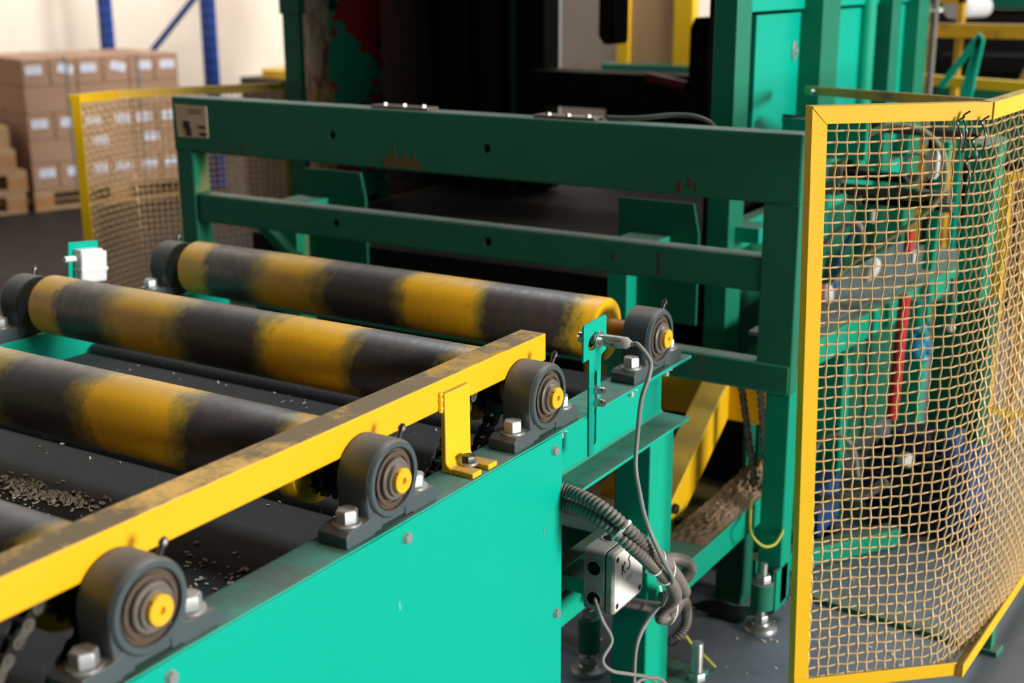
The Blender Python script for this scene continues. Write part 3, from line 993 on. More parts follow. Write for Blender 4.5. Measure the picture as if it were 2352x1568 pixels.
foot(-0.993, 2.712, 'levelling foot with green sleeve beside the gate leg, nearer the yellow mesh fence', 0.058, 0.122, 0.027, 0.040)
foot(-1.250, 2.326, 'levelling foot with green sleeve under the junction box, left of the teal leg', 0.052, 0.135, 0.025, 0.042)

m = MB()
prof = [(0, 0.0)]
h = 0.012
prof += [(0.0125, 0.0), (0.0125, 0.012)]
while h < 0.088:
    prof += [(0.0130, h), (0.0120, h + 0.0016)]
    h += 0.0032
prof += [(0.0115, h + 0.002), (0, h + 0.002)]
st = thing('anchor_stud', 'upright threaded steel stud with nut on the floor plate beside the leg', 'stud', (-1.02, 2.40, 0.012))
obj('threaded_rod', MB().lathe(prof, (-1.02, 2.40, 0.012), (0, 0, 1), 20), M['steel'], st)
obj('nut', MB().hexbolt((-1.02, 2.40, 0.0125), (0, 0, 1), 0.036, 0.02), M['steel'], st, 0.001)

# ------------------------------------------------------------------ gate frame (dark green portal behind the rollers)
gt = thing('gate_frame', 'dark green welded steel portal of heavy beams across the end of the conveyor', 'machine frame', (-1.92, 2.77, 0))
GY, GD = 2.74, 0.065


def drilled(o, holes, y0, y1, r=0.0115):
    """drill real round holes through the front wall of a beam"""
    m = MB()
    for hx, hz in holes:
        m.cyl((hx, y0, hz), (hx, y1, hz), r, 18)
    cut = obj('tmp_cutter', m, None, None, org=(0, 0, 0))
    md = o.modifiers.new('holes', 'BOOLEAN')
    md.object = cut
    md.operation = 'DIFFERENCE'
    md.solver = 'EXACT'
    me = bpy.data.meshes.new_from_object(o.evaluated_get(bpy.context.evaluated_depsgraph_get()))
    o.modifiers.clear()
    o.data = me
    cm = cut.data
    bpy.data.objects.remove(cut)
    bpy.data.meshes.remove(cm)


tb = obj('top_beam', MB().box(-2.872, -0.962, GY, GY + GD, 1.020, 1.177), M['gate'], gt, 0.006, smooth=False)
mbm = obj('middle_beam', MB().box(-2.790, -1.048, GY + 0.004, GY + 0.062, 0.815, 0.897), M['gate'], gt, 0.006, smooth=False)
bpy.context.view_layer.update()
drilled(tb, [(-2.274, 1.100), (-1.779, 1.095)], GY - 0.02, GY + 0.03)
drilled(mbm, [(-2.277, 0.859), (-1.781, 0.857)], GY - 0.02, GY + 0.03)
obj('post', MB().box(-2.868, -2.802, GY + 0.002, GY + GD, 0.05, 1.022), M['gate'], gt, 0.005)
obj('post', MB().box(-1.048, -0.962, GY + 0.002, GY + 0.045, 0.582, 1.022), M['gate'], gt, 0.004)
obj('lower_beam', MB().box(-2.80, -0.966, GY, GY + 0.05, 0.582, 0.653), M['gate'], gt, 0.005)
obj('leg', MB().box(-1.024, -0.964, GY + 0.012, GY + 0.075, 0.05, 0.60), M['green'], gt, 0.004)
obj('wear_patch', MB().box(-2.8020, -2.8005, GY + 0.004, GY + GD - 0.002, 0.90, 1.018), M['gate_worn'], gt)
for x0, x1 in ((-2.146, -1.962), (-1.649, -1.479)):
    p = obj('top_plate', MB().box(x0, x1, GY + 0.008, GY + 0.055, 1.177, 1.185), M['ring'], gt, 0.002)
    for k in range(3):
        obj('plate_bolt', MB().hexbolt((x0 + 0.03 + k * (x1 - x0 - 0.06) / 2, GY + 0.03, 1.185), (0, 0, 1), 0.013, 0.005), M['chrome'], p)
# foot bracket plates
obj('foot_bracket', MB().box(-1.0, -0.985, 2.70, GY + 0.014, 0.05, 0.135), M['gate'], gt, 0.001)
obj('foot_bracket', MB().box(-0.974, -0.964, 2.725, 2.80, 0.045, 0.15), M['green'], gt, 0.001)
# rust and primer marks worn into the paint of the beams
M['rust'] = paint('olive_rust_stain', (0.16, 0.115, 0.035), 0.7, 0.35, 30)
M['primer'] = paint('dark_red_primer', (0.17, 0.035, 0.035), 0.6, 0.25, 30)


def mark(poly, mat, nm, y=GY, par=None):
    obj(nm, MB().prism(poly, (0, y - 0.0005, 0), (1, 0, 0), (0, 0, 1), (0, 0.0006, 0)), mat, par or tb, smooth=False)


mark([(-2.106, 1.0265), (-2.104, 1.046), (-2.092, 1.052), (-2.087, 1.070), (-2.081, 1.054), (-2.072, 1.062), (-2.067, 1.088), (-2.062, 1.066), (-2.055, 1.050), (-2.046, 1.046), (-2.038, 1.058), (-2.031, 1.068), (-2.026, 1.052),
      (-2.012, 1.049), (-2.004, 1.064), (-1.999, 1.048), (-1.982, 1.042), (-1.974, 1.0265)], M['rust'], 'rust_patch')
for px_, z0, z1, w in ((-1.254, 1.027, 1.058, 0.012), (-1.228, 1.040, 1.066, 0.010), (-1.211, 1.030, 1.056, 0.005), (-2.689, 1.027, 1.052, 0.006), (-2.640, 1.027, 1.046, 0.007), (-2.600, 1.027, 1.062, 0.007), (-2.555, 1.027, 1.034, 0.012)):
    mark([(px_ - w / 2, z0), (px_ + w / 2, z0 + 0.001), (px_ + w * 0.35, z1), (px_ - w * 0.2, z1 - 0.004)], M['primer'], 'primer_streak')
for px_, z0, z1, w in ((-1.30, 0.822, 0.884, 0.006), (-1.42, 0.850, 0.866, 0.005), (-2.02, 0.829, 0.836, 0.01)):
    mark([(px_ - w / 2, z0), (px_ + w / 2, z0 + 0.002), (px_ + w * 0.4, z1), (px_ - w * 0.3, z1)], M['primer'], 'primer_streak', GY + 0.004, mbm)

# faded sticker
stk = obj('sticker', MB().prism([(-2.856, 1.156), (-2.851, 1.061), (-2.731, 1.064), (-2.731, 1.154)], (0, GY - 0.0022, 0), (1, 0, 0), (0, 0, 1), (0, 0.0022, 0)), M['label'], gt, label='small faded orange and cream sticker with dark print blots')
for a, b, w, hh in ((-2.813, 1.098, 0.026, 0.022), (-2.806, 1.077, 0.022, 0.022), (-2.753, 1.094, 0.030, 0.008), (-2.749, 1.074, 0.028, 0.009), (-2.775, 1.141, 0.05, 0.003), (-2.775, 1.133, 0.055, 0.003)):
    obj('printed_mark', MB().box(a - w / 2, a + w / 2, GY - 0.0030, GY - 0.0022, b - hh / 2, b + hh / 2), M['blot'], stk)
# sagging cable over the beam's back edge
solo('slack_cable', MB().tube(smooth_path([(-1.46, 2.775, 1.184), (-1.41, 2.785, 1.184), (-1.36, 2.80, 1.188), (-1.31, 2.825, 1.193), (-1.26, 2.84, 1.190), (-1.22, 2.85, 1.170), (-1.20, 2.86, 1.12)], 8), 0.006, 8), M['olive'],
     'slack dark green cable lying over the back edge of the portal top beam', 'cable')
# earth wire
solo('earth_wire', MB().tube(smooth_path([(-1.06, 2.79, 0.285), (-1.035, 2.72, 0.277), (-1.01, 2.665, 0.262), (-0.99, 2.690, 0.226), (-0.972, 2.72, 0.222), (-0.966, 2.748, 0.240), (-0.966, 2.752, 0.250)], 8), 0.0035, 8), M['earth'],
     'green and yellow earth wire curling at the foot of the gate leg', 'wire')

# ------------------------------------------------------------------ lower machine base behind the leg
mbase = thing('lift_machine', 'teal box beam of the lift base with dusty top, running low towards the gate leg', 'machine frame', (-1.1, 2.7, 0))
obj('base_beam', MB().box(-1.165, -1.06, 2.372, 3.04, 0.205, 0.272), M['green'], mbase, 0.003)
obj('support_leg', MB().box(-1.15, -1.08, 2.80, 2.87, 0.0, 0.205), M['dgreen'], mbase, 0.003)
obj('cross_beam', MB().box(-2.30, -1.165, 2.90, 2.97, 0.05, 0.13), M['dgreen'], mbase, 0.003)
obj('back_plate', MB().box(-2.35, -1.18, 3.06, 3.08, 0.05, 0.39), M['press'], mbase)
hp = MB()
bmh = hp.bm
n, k2 = 60, 18
gv = [[None] * (k2 + 1) for _ in range(n + 1)]
rnd = random.Random(3)
for i in range(n + 1):
    for j in range(k2 + 1):
        u, v = i / n, j / k2
        hz = (0.004 + 0.036 * u ** 1.6) * max(0.0, math.sin(math.pi * min(1, v * 0.8 + 0.1)) - 0.35 * (1 - u) * rnd.random()) * (0.35 + 1.1 * rnd.random())
        if i in (0, n) or j in (0, k2):
            hz = 0
        gv[i][j] = bmh.verts.new((-1.163 + 0.095 * v + rnd.uniform(-.003, .003), 2.52 + 0.48 * u, 0.2725 + hz))
for i in range(n):
    for j in range(k2):
        bmh.faces.new([gv[i][j], gv[i + 1][j], gv[i + 1][j + 1], gv[i][j + 1]])
solo('sawdust_heap', hp, M['sawdust'], 'brown heap of sawdust lying on top of the low teal base beam', 'sawdust', kind='stuff')

# yellow scissor arm with bolts, yellow plates
ya = thing('scissor_arm', 'sloping yellow steel arm with two dark bolts behind the teal leg', 'lift arm', (-1.2, 2.6, 0.13))
obj('arm_tube', MB().bar((-1.235, 2.50, 0.165), (-1.235, 3.03, 0.515), 0.07, 0.088, (0, 0, 1)), M['yellow'], ya, 0.004)
m = MB()
for y, z in ((2.668, 0.296), (2.672, 0.248)):
    pass
for px, py in ((2.645, 0.290), (2.665, 0.252)):
    obj('bolt', MB().hexbolt((-1.2, px, py), (1, 0, 0), 0.024, 0.012), M['darksteel'], ya, 0.001)
yp = thing('yellow_cross_plate', 'broad yellow painted cross plate low behind the gate beam', 'plate', (-1.24, 2.96, 0.40))
obj('plate', MB().prism([(-1.62, 0.40), (-1.272, 0.418), (-1.05, 0.418), (-1.05, 0.53), (-1.62, 0.53)], (0, 2.965, 0), (1, 0, 0), (0, 0, 1), (0, 0.012, 0)), M['yellow'], yp, 0.001)
lf = thing('lift_table', 'grimy yellow lift table parts with a dark red hose low behind the leg', 'lift table', (-1.45, 2.8, 0))
obj('deck_plate', MB().prism([(-1.75, 2.55), (-1.20, 2.75), (-1.20, 3.1), (-1.75, 3.1)], (0, 0, 0.195), (1, 0, 0), (0, 1, 0), (0, 0, 0.012)), M['yellow_dirty'], lf, 0.001)
for xx, yy in ((-1.452, 2.82), (-1.385, 2.83)):
    obj('rib', MB().bar((xx - 0.012, yy, 0.207), (xx + 0.035, yy + 0.02, 0.285), 0.05, 0.03, (0, 1, 0)), M['yellow_dirty'], lf, 0.002)
obj('hose', MB().tube(smooth_path([(-1.455, 2.86, 0.22), (-1.44, 2.87, 0.28), (-1.40, 2.88, 0.315), (-1.34, 2.89, 0.31), (-1.30, 2.9, 0.25)], 8), 0.02, 12), M['redrub'], lf)
obj('frame_tube', MB().box(-1.95, -1.17, 2.45, 2.50, 0.10, 0.15), M['black'], lf, 0.004)
obj('frame_tube', MB().box(-1.95, -1.17, 2.58, 2.62, 0.14, 0.18), M['black'], lf, 0.004)

# hanging chains behind the gate leg
for dx, lab in ((0, 'left dark hanging roller chain behind the gate leg'), (0.052, 'right dark hanging roller chain behind the gate leg')):
    ct = thing('hanging_chain', lab, 'chain', (-1.115 + dx, 2.90, 0.29), 'chains hanging behind the gate leg')
    p0, p1 = Vector((-1.146 + dx, 2.88, 0.60)), Vector((-1.085 + dx * 0.6, 2.885, 0.27))
    d = (p1 - p0)
    nl = 20
    for k in range(nl):
        mid = p0 + d * ((k + 0.5) / nl)
        src = link_o if k % 2 == 0 else link_i
        o = link(src.copy())
        o.parent = ct
        o.location = mid - Vector(ORG[ct.name])
        q = d.to_track_quat('Y', 'X')
        o.rotation_mode = 'QUATERNION'
        o.rotation_quaternion = q @ Matrix.Rotation(R(90 if k % 2 else 80), 3, 'Y').to_quaternion()
        o.scale = (0.9, 0.85, 0.9)

# ------------------------------------------------------------------ press behind the gate
pr = thing('press_machine', 'tall blackened press body in the dark behind the portal', 'machine', (-2.2, 4.6, 0))
obj('body', MB().box(-3.31, -2.535, 4.30, 4.42, 0.71, 2.44), M['press'], pr, 0.004)
for x0, x1, y in ((-3.10, -3.02, 4.28), (-2.90, -2.84, 4.285), (-2.78, -2.70, 4.27), (-2.66, -2.63, 4.28)):
    obj('guide_rail', MB().box(x0, x1, y - 0.02, 4.30, 0.71, 2.44), M['dgreen'] if x0 > -2.7 else M['press'], pr, 0.003)
obj('skirt', MB().box(-3.31, -2.985, 4.30, 4.42, 0.0, 0.705), M['press'], pr, 0.003)
obj('added_shade_block', MB().box(-2.94, -1.46, 3.75, 4.9, 2.45, 3.1), M['press'], pr, 0.004)  # unseen block added above the bed to keep the interior dark
obj('bed', MB().box(-2.972, -1.46, 3.15, 4.9, 0.40, 0.70), M['black'], pr, 0.002)
obj('bed_edge', MB().box(-2.978, -2.968, 3.3, 4.45, 0.692, 0.704), M['ring'], pr)
obj('cross_beam', MB().box(-2.535, -1.885, 4.20, 4.36, 1.045, 1.172), M['black'], pr, 0.003)
obj('hanging_box', MB().prism([(-2.155, 1.31), (-2.135, 1.282), (-2.105, 1.282), (-2.100, 1.30), (-2.100, 1.75), (-2.155, 1.75)], (0, 4.02, 0), (1, 0, 0), (0, 0, 1), (0, 0.12, 0)), M['black'], pr, 0.004)
obj('hanging_arm', MB().box(-2.135, -2.105, 4.05, 4.10, 1.75, 2.36), M['black'], pr, 0.003)
obj('side_block', MB().prism([(-1.895, 0.98), (-1.80, 0.98), (-1.80, 1.37), (-1.872, 1.37), (-1.888, 1.335)], (0, 4.18, 0), (1, 0, 0), (0, 0, 1), (0, 0.2, 0)), M['black'], pr, 0.003)
obj('rear_skirt', MB().box(-2.535, -1.46, 4.80, 4.85, 0.70, 0.985), M['press'], pr)
m = MB().cyl((-1.90, 4.19, 1.14), (-2.05, 4.19, 1.165), 0.018, 12)
obj('shaft', m, M['redrub'], pr)

# brackets and posts between gate and press
for x, lab in ((-1.545, 'green end stop with chamfered plate toned as shaded, on a post, at right behind the beams'), (-2.667, 'green end stop with chamfered plate toned as shaded, on a post, at left behind the beams')):
    y0 = 2.95
    s = thing('end_stop', lab, 'end stop', (x, y0, 0), 'end stops behind the portal')
    pw = 0.058 if x > -2 else 0.066
    obj('post', MB().box(x, x + pw, y0, y0 + 0.075, 0.0, 0.80), M['green'] if x > -2 else M['gate_worn'], s, 0.003)
    obj('arm', MB().box(x + 0.04, x + 0.152, y0 - 0.03, y0 + 0.05, 0.80, 0.868 if x > -2 else 0.872), M['green'], s, 0.002)
    xp = x + (0.0 if x > -2 else 0.06)
    obj('stop_plate', MB().prism([(xp, 0.64), (xp + 0.228, 0.64), (xp + 0.228, 0.88), (xp + 0.212, 0.955), (xp, 0.955)], (0, y0 + 0.055, 0), (1, 0, 0), (0, 0, 1), (0, 0.010, 0)), M['dgreen'], s, 0.001)  # same green as the arm; its shade is put into a darker colour

solo('brace', MB().bar((-2.73, 2.93, 0.80), (-2.50, 2.95, 0.60), 0.05, 0.03), M['dgreen'], 'short dark green diagonal brace under the left end of the middle beam', 'brace', bevel=0.003)

# left machine post and peeling column
mp = thing('machine_post', 'slim dark green upright post behind the left end of the portal', 'post', (-3.196, 3.68, 0))
obj('upright', MB().box(-3.238, -3.157, 3.65, 3.672, 0.0, 2.4), M['gate'], mp, 0.004)
obj('collar', MB().box(-3.245, -3.150, 3.643, 3.679, 1.38, 2.4), M['gate'], mp, 0.004)
pc = thing('peeling_column', 'round column with peeling brown, red and green paint behind the portal', 'column', (-3.275, 4.0, 0))
obj('shell', MB().lathe([(0.168, 0), (0.168, 2.2)], (-3.275, 4.0, 0), (0, 0, 1), 48), M['peel'], pc)
obj('base_ring', MB().lathe([(0.168, 0.0), (0.195, 0.0), (0.195, 0.03), (0.168, 0.03)], (-3.275, 4.0, 0), (0, 0, 1), 40), M['dgreen'], pc)

# ------------------------------------------------------------------ green machine wall on the right
gw = thing('machine_housing', 'tall bright green machine housing of panels between dark columns', 'machine', (-1.3, 4.0, 0))
for (xa, xb, ya_, yb) in ((-1.328, -1.266, 3.08, 3.175), (-1.362, -1.265, 3.71, 3.86), (-1.358, -1.272, 4.42, 4.52), (-1.365, -1.28, 4.77, 4.90)):
    obj('column', MB().box(xa, xb, ya_, yb, 0.0, 2.8), M['column'], gw, 0.003)
for (ya_, yb) in ((3.175, 3.71), (3.86, 4.42), (4.52, 4.77)):
    pa, pb2 = {3.175: (3.375, yb), 3.86: (ya_, 4.32)}.get(ya_, (ya_, yb))
    obj('panel', MB().box(-1.345, -1.332, pa, pb2, 0.93, 1.405), M['panel'], gw, 0.001)
    obj('panel', MB().box(-1.345, -1.322, ya_, yb, 1.415, 2.8), M['panel'], gw, 0.001)
    obj('crossbar', MB().box(-1.345, -1.30, ya_, yb, 0.80, 0.87), M['green'], gw, 0.002)
    obj('panel', MB().box(-1.365, -1.352, ya_, yb, 0.10, 0.80), M['dgreen'], gw, 0.001)
for y, z in ((3.66, 1.30), (3.66, 1.05), (4.30, 1.30), (4.32, 1.18)):
    m = MB().cyl((-1.332, y, z), (-1.318, y, z), 0.008, 10)
    m.box(-1.332, -1.325, y - 0.012, y + 0.012, z - 0.025, z + 0.025)
    obj('hinge', m, M['steel'], gw, 0.001)
obj('gap_shade_sheet', MB().box(-1.44, -1.42, 3.31, 4.9, 0.1, 2.8), M['black'], gw)  # added black sheet showing in the panel gaps, standing for shadow
obj('vertical_pipe', MB().cyl((-1.322, 4.30, 0.9), (-1.322, 4.30, 2.8), 0.03, 16), M['green'], gw)
obj('lower_bracket', MB().box(-1.332, -1.20, 3.12, 3.22, 0.845, 0.885), M['green'], gw, 0.002)
obj('roof_plate', MB().box(-1.42, -1.26, 3.08, 4.9, 2.8, 2.83), M['dgreen'], gw)
pts = [Vector((-1.268, 4.93, 0.9 + 0.004 * k)) for k in range(480)]
solo('ribbed_hose', MB().tube(pts, 0.014, 10, rad=[0.0145 if k % 4 < 2 else 0.0115 for k in range(480)]), M['conduit'], 'grey ribbed hose standing upright at the right edge of the green housing', 'hose')
solo('hose_strap', MB().box(-1.372, -1.248, 4.912, 4.952, 1.375, 1.385), M['ties'], 'white strap holding the ribbed hose to the green housing', 'strap')

# ------------------------------------------------------------------ wire mesh fences
def frame_angle(p0, p1, a, b, up, back, mat, par, name):
    """angle section from p0 to p1: flange a wide along 'up', flange b wide along 'back'"""
    t = 0.004
    d = Vector(p1) - Vector(p0)
    m = MB().prism([(0, 0), (a, 0), (a, t), (t, t), (t, b), (0, b)], p0, up, back, d)
    return obj(name, m, mat, par, 0.0008)


def mesh_wires(plan, z0, z1, pitch, r, par, name, lean=0.0, jig=None, seg=4, sub=2):
    """crimped woven wire along a plan polyline (list of Vector xy, evenly spaced at pitch/sub)"""
    m = MB()
    n = len(plan)
    nz = int((z1 - z0) / pitch)
    amp = r * 1.35
    nor = []
    for i in range(n):
        d = (plan[min(i + 1, n - 1)] - plan[max(i - 1, 0)]).normalized()
        nor.append(Vector((d.y, -d.x, 0)))

    def P(i, z, off):
        q = plan[i]
        v = Vector((q.x, q.y, z)) + nor[i] * off
        if jig:
            v += jig(i, z)
        return v
    cols = list(range(0, n, sub))
    for ci, i in enumerate(cols):           # uprights
        pts = []
        for k in range(nz * 2 + 1):
            z = z0 + k * pitch / 2
            s = math.sin(k * math.pi / 2 + math.pi / 2) * (1 if ci % 2 else -1)
            pts.append(P(i, z, amp * s))
        m.tube(pts, r, seg)
    for k in range(nz + 1):                 # horizontals
        z = z0 + k * pitch
        pts = []
        for i in range(n):
            s = math.cos(i * math.pi / sub) * (-1 if k % 2 else 1)
            pts.append(P(i, z, amp * s))
        m.tube(pts, r, seg)
    return obj(name, m, M['wire'], par, smooth=True, kind='stuff')


fr = thing('mesh_fence', 'yellow framed wire mesh safety fence standing at the right, nearest panel of it', 'fence', (-0.62, 2.6, 0))
P0, P1 = Vector((-0.780, 2.345, 0)), Vector((-0.512, 2.592, 0))
LX = -0.031          # the panels lean a little to the left at the top
d1 = (P1 - P0).normalized()
b1 = Vector((-d1.y, d1.x, 0))      # away from the camera
zt, zb = 1.277, 0.080
frame_angle((P0.x, P0.y, zb), (P0.x + LX, P0.y, zt), 0.031, 0.030, d1, b1, M['yellow'], fr, 'post')
frame_angle((P0.x + LX, P0.y, zt), (P1.x + LX, P1.y, zt), 0.033, 0.028, (0, 0, -1), b1, M['yellow'], fr, 'top_rail')
frame_angle((P0.x, P0.y, zb), (P1.x, P1.y, zb), 0.030, 0.028, (0, 0, 1), b1, M['yellow'], fr, 'bottom_rail')
d2 = Vector((0.045, 1, 0)).normalized()
b2 = Vector((-d2.y, d2.x, 0))
E1 = P1 + d2 * 1.6
frame_angle((P1.x + LX, P1.y, zt), (E1.x + LX, E1.y, zt), 0.033, 0.028, (0, 0, -1), b2, M['yellow'], fr, 'top_rail')
frame_angle((P1.x + 0.014, P1.y - 0.004, zb), (E1.x, E1.y, zb), 0.030, 0.028, (0, 0, 1), b2, M['yellow'], fr, 'bottom_rail')
frame_angle((E1.x, E1.y, zb), (E1.x + LX, E1.y, zt), 0.031, 0.030, -d2, b2, M['yellow'], fr, 'post')
cA = Vector((P0.x + LX, P0.y, zt)) - b1 * 0.0004
obj('weld_bead', MB().tube([cA + d1 * 0.002 - Vector((0, 0, 0.002)), cA + d1 * 0.016 - Vector((0, 0, 0.017)), cA + d1 * 0.031 - Vector((0, 0, 0.033))], 0.0014, 6), M['yellow'], fr)
cB = Vector((P1.x + LX, P1.y, zt))
obj('weld_bead', MB().tube([cB - b1 * 0.0002, cB - b1 * 0.0002 - Vector((0, 0, 0.033))], 0.0022, 6), M['yellow'], fr)
# one sheet of woven wire bent round the corner
pitch = 0.0216
cur = [P0 + d1 * 0.030 + b1 * 0.006]
for t_ in (0.10, 0.18, 0.26, 0.305):
    cur.append(P0 + d1 * t_ + b1 * 0.008)
cur.append(P0 + d1 * 0.335 + b1 * 0.018)
for t_ in (0.045, 0.10, 0.18, 0.3, 0.5, 0.8, 1.2, 1.58):
    cur.append(P1 + d2 * t_ + b2 * (0.010 + 0.012 * math.exp(-t_ * 6.0)))
plan = even(smooth_path(cur, 10), pitch / 2)
L1f = (P1 - P0).length


def fence_warp(i, z):
    t_ = i * pitch / 2 - L1f
    hgt = math.sin(math.pi * min(1, max(0, (z - zb) / (zt - zb)))) ** 0.55
    v = Vector((LX * (z - zb) / (zt - zb), 0, 0))
    if t_ > 0:
        v -= b2 * (0.10 * math.sin(math.pi * min(1, t_ / 1.55)) * hgt)
    return v + Vector((0.003 * math.sin(i * 0.13 + z * 5), 0.003 * math.sin(z * 7 + i * 0.09), 0.003 * math.sin(i * 0.21 + z * 3) * min(1, i / 20)))


mesh_wires(plan, zb + 0.006, zt - 0.022, pitch, 0.0019, fr, 'wire_mesh', jig=fence_warp)
m = MB()
for k, (a, z) in enumerate(((0.30, 1.225), (0.335, 1.19), (0.325, 1.15), (0.35, 1.225), (0.31, 1.235))):
    q = P0 + d1 * a + Vector((LX, 0, 0))
    m.tube(smooth_path([(q.x, q.y - 0.01, z - 0.05), (q.x + 0.006, q.y - 0.016, z - 0.01), (q.x - 0.004, q.y - 0.012, z + 0.016), (q.x + 0.008, q.y - 0.01, z + 0.028)], 4), 0.0018, 5)
obj('binding_wire', m, M['darksteel'], fr)
# stay bar from the corner back to the green housing, socket foot on the floor
frame_angle((-0.575, 2.70, 1.272), (-1.235, 3.50, 1.215), 0.022, 0.02, (0, 0, -1), (0.7, 0.7, 0), M['yellow_dirty'], fr, 'stay_bar')
obj('bolt', MB().hexbolt((-1.185, 3.43, 1.205), (-0.5, -0.6, 0), 0.014, 0.008), M['steel'], fr)
obj('leg', MB().box(-0.530, -0.503, 2.874, 2.900, 0.045, 0.095), M['yellow'], fr, 0.002)
obj('leg_socket', MB().box(-0.532, -0.495, 2.868, 2.906, 0.012, 0.060), M['gate'], fr, 0.002)
obj('foot_bar', MB().bar((-0.96, 2.936, 0.007), (-0.478, 2.884, 0.007), 0.045, 0.014), M['gate'], fr, 0.002)

fl = thing('mesh_fence', 'yellow framed wire mesh fence at the left, before the stacked cartons', 'fence', (-3.45, 3.1, 0))
L0, L1, L2 = Vector((-3.465, 2.873, 0)), Vector((-3.565, 3.155, 0)), Vector((-3.262, 3.70, 0))
da = (L1 - L0).normalized()
ba = Vector((da.y, -da.x, 0))
db = (L2 - L1).normalized()
bb = Vector((db.y, -db.x, 0))
zt2 = 1.145
cd = Vector((0.76, -0.65, 0))
frame_angle((L0.x, L0.y, 0.0), (L0.x, L0.y, zt2), 0.031, 0.026, (0.848, 0.53, 0), (-0.53, 0.848, 0), M['yellow'], fl, 'post')
frame_angle((L0.x, L0.y, zt2), (L1.x, L1.y, zt2 - 0.01), 0.030, 0.02, (0, 0, -1), -ba, M['yellow'], fl, 'top_rail')
frame_angle((L1.x, L1.y, zt2 - 0.01), (L2.x, L2.y, zt2 - 0.01), 0.030, 0.028, (0, 0, -1), -bb, M['yellow'], fl, 'top_rail')
frame_angle((L0.x, L0.y, 0.06), (L1.x, L1.y, 0.06), 0.030, 0.02, (0, 0, 1), -ba, M['yellow'], fl, 'bottom_rail')
frame_angle((L1.x, L1.y, 0.06), (L2.x, L2.y, 0.06), 0.030, 0.028, (0, 0, 1), -bb, M['yellow'], fl, 'bottom_rail')
frame_angle((L2.x, L2.y, 0.0), (L2.x, L2.y, zt2), 0.031, 0.026, -db, -bb, M['yellow'], fl, 'post')
cur = [L0 + da * 0.02 + Vector((0.02, 0.01, 0)), L0 + da * 0.15 + Vector((0.012, 0.0, 0)), L1 + db * 0.03 + Vector((0.01, 0, 0)), L1 + db * 0.15, L1 + db * 0.4, L1 + db * 0.8, L2 - db * 0.01]
plan = even(smooth_path(cur, 12), pitch / 2)
mesh_wires(plan, 0.07, zt2 - 0.02, pitch, 0.0019, fl, 'wire_mesh', jig=lambda i, z: Vector((0.003 * math.sin(i * 0.2 + z * 5), 0, 0)))

f3 = thing('mesh_fence', 'shaded yellow mesh fence farther right, seen through the nearest fence', 'fence', (-0.6, 4.4, 0))
obj('post', MB().box(-0.866, -0.835, 4.34, 4.375, 0.0, 0.90), M['yellow'], f3, 0.002)
obj('post', MB().box(-0.80, -0.765, 4.40, 4.44, 0.0, 0.90), M['yellow_dirty'], f3, 0.002)
obj('top_rail', MB().bar((-0.85, 4.36, 0.885), (-0.25, 4.50, 0.885), 0.03, 0.03), M['yellow'], f3, 0.002)
obj('bottom_rail', MB().bar((-0.85, 4.36, 0.10), (-0.25, 4.50, 0.10), 0.03, 0.03), M['yellow'], f3, 0.002)
plan = even([Vector((-0.83, 4.365, 0)), Vector((-0.25, 4.50, 0))], pitch / 2)
mesh_wires(plan, 0.11, 0.87, pitch, 0.0019, f3, 'wire_mesh')

# ------------------------------------------------------------------ pneumatics and motors behind the fence
sup = thing('pneumatic_bench', 'green bench beam with grey top and dark legs behind the mesh fence', 'machine frame', (-1.05, 3.8, 0))
obj('beam', MB().bar((-1.02, 2.98, 0.610), (-0.905, 4.30, 0.610), 0.04, 0.068), M['green'], sup, 0.003)
obj('worktop', MB().prism([(-1.04, 3.0), (-1.17, 3.0), (-1.17, 4.3), (-0.925, 4.3)], (0, 0, 0.638), (1, 0, 0), (0, 1, 0), (0, 0, 0.010)), M['greytop'], sup, 0.001)
for x, y, w in ((-1.085, 3.06, 0.07), (-1.06, 3.42, 0.11), (-0.99, 3.98, 0.07)):
    obj('leg', MB().box(x - w, x + 0.012, y, y + 0.06, 0.0, 0.60), M['green'], sup, 0.003)
obj('back_plate', MB().box(-1.17, -1.16, 3.0, 4.3, 0.05, 0.60), M['dgreen'], sup)
lc = thing('leaning_column', 'broad green sloping column behind the right part of the mesh fence', 'column', (-0.82, 3.7, 0.6))
obj('box_section', MB().bar((-0.80, 3.75, 0.62), (-0.772, 3.665, 1.08), 0.075, 0.09, (0, 1, 0)), M['green'], lc, 0.004)
obj('brace', MB().bar((-0.895, 3.62, 0.72), (-0.868, 3.594, 1.08), 0.03, 0.03, (0, 1, 0)), M['green'], lc, 0.003)
obj('foot', MB().box(-0.88, -0.73, 3.68, 3.80, 0.0, 0.62), M['dgreen'], lc, 0.003)

for z, r_, x0, x1, mt, lab in ((0.992, 0.0135, -1.135, -0.925, 'black', 'black pneumatic cylinder, topmost of three behind the fence'),
                               (0.952, 0.0150, -1.14, -0.84, 'olive', 'olive green pneumatic cylinder, middle of three behind the fence'),
                               (0.925, 0.0110, -1.08, -0.83, 'black', 'thin black pneumatic cylinder, lowest of three behind the fence')):
    t = thing('pneumatic_cylinder', lab, 'cylinder', (x0, 3.45, z), 'pneumatic cylinders behind the mesh')
    obj('barrel', MB().cyl((x0 + 0.04, 3.45, z), (x1, 3.45, z), r_, 18), M[mt], t)
    obj('end_cap', MB().box(x0, x0 + 0.04, 3.45 - r_ * 1.15, 3.45 + r_ * 1.15, z - r_ * 1.2, z + r_ * 1.2), M['ring'], t, 0.002)
    obj('end_cap', MB().box(x1, x1 + 0.028, 3.45 - r_ * 1.15, 3.45 + r_ * 1.15, z - r_ * 1.2, z + r_ * 1.2), M['ring'], t, 0.002)
bt = thing('white_bottle', 'white plastic reservoir bottle hanging inside the hose loop', 'bottle', (-0.86, 3.44, 0.995))
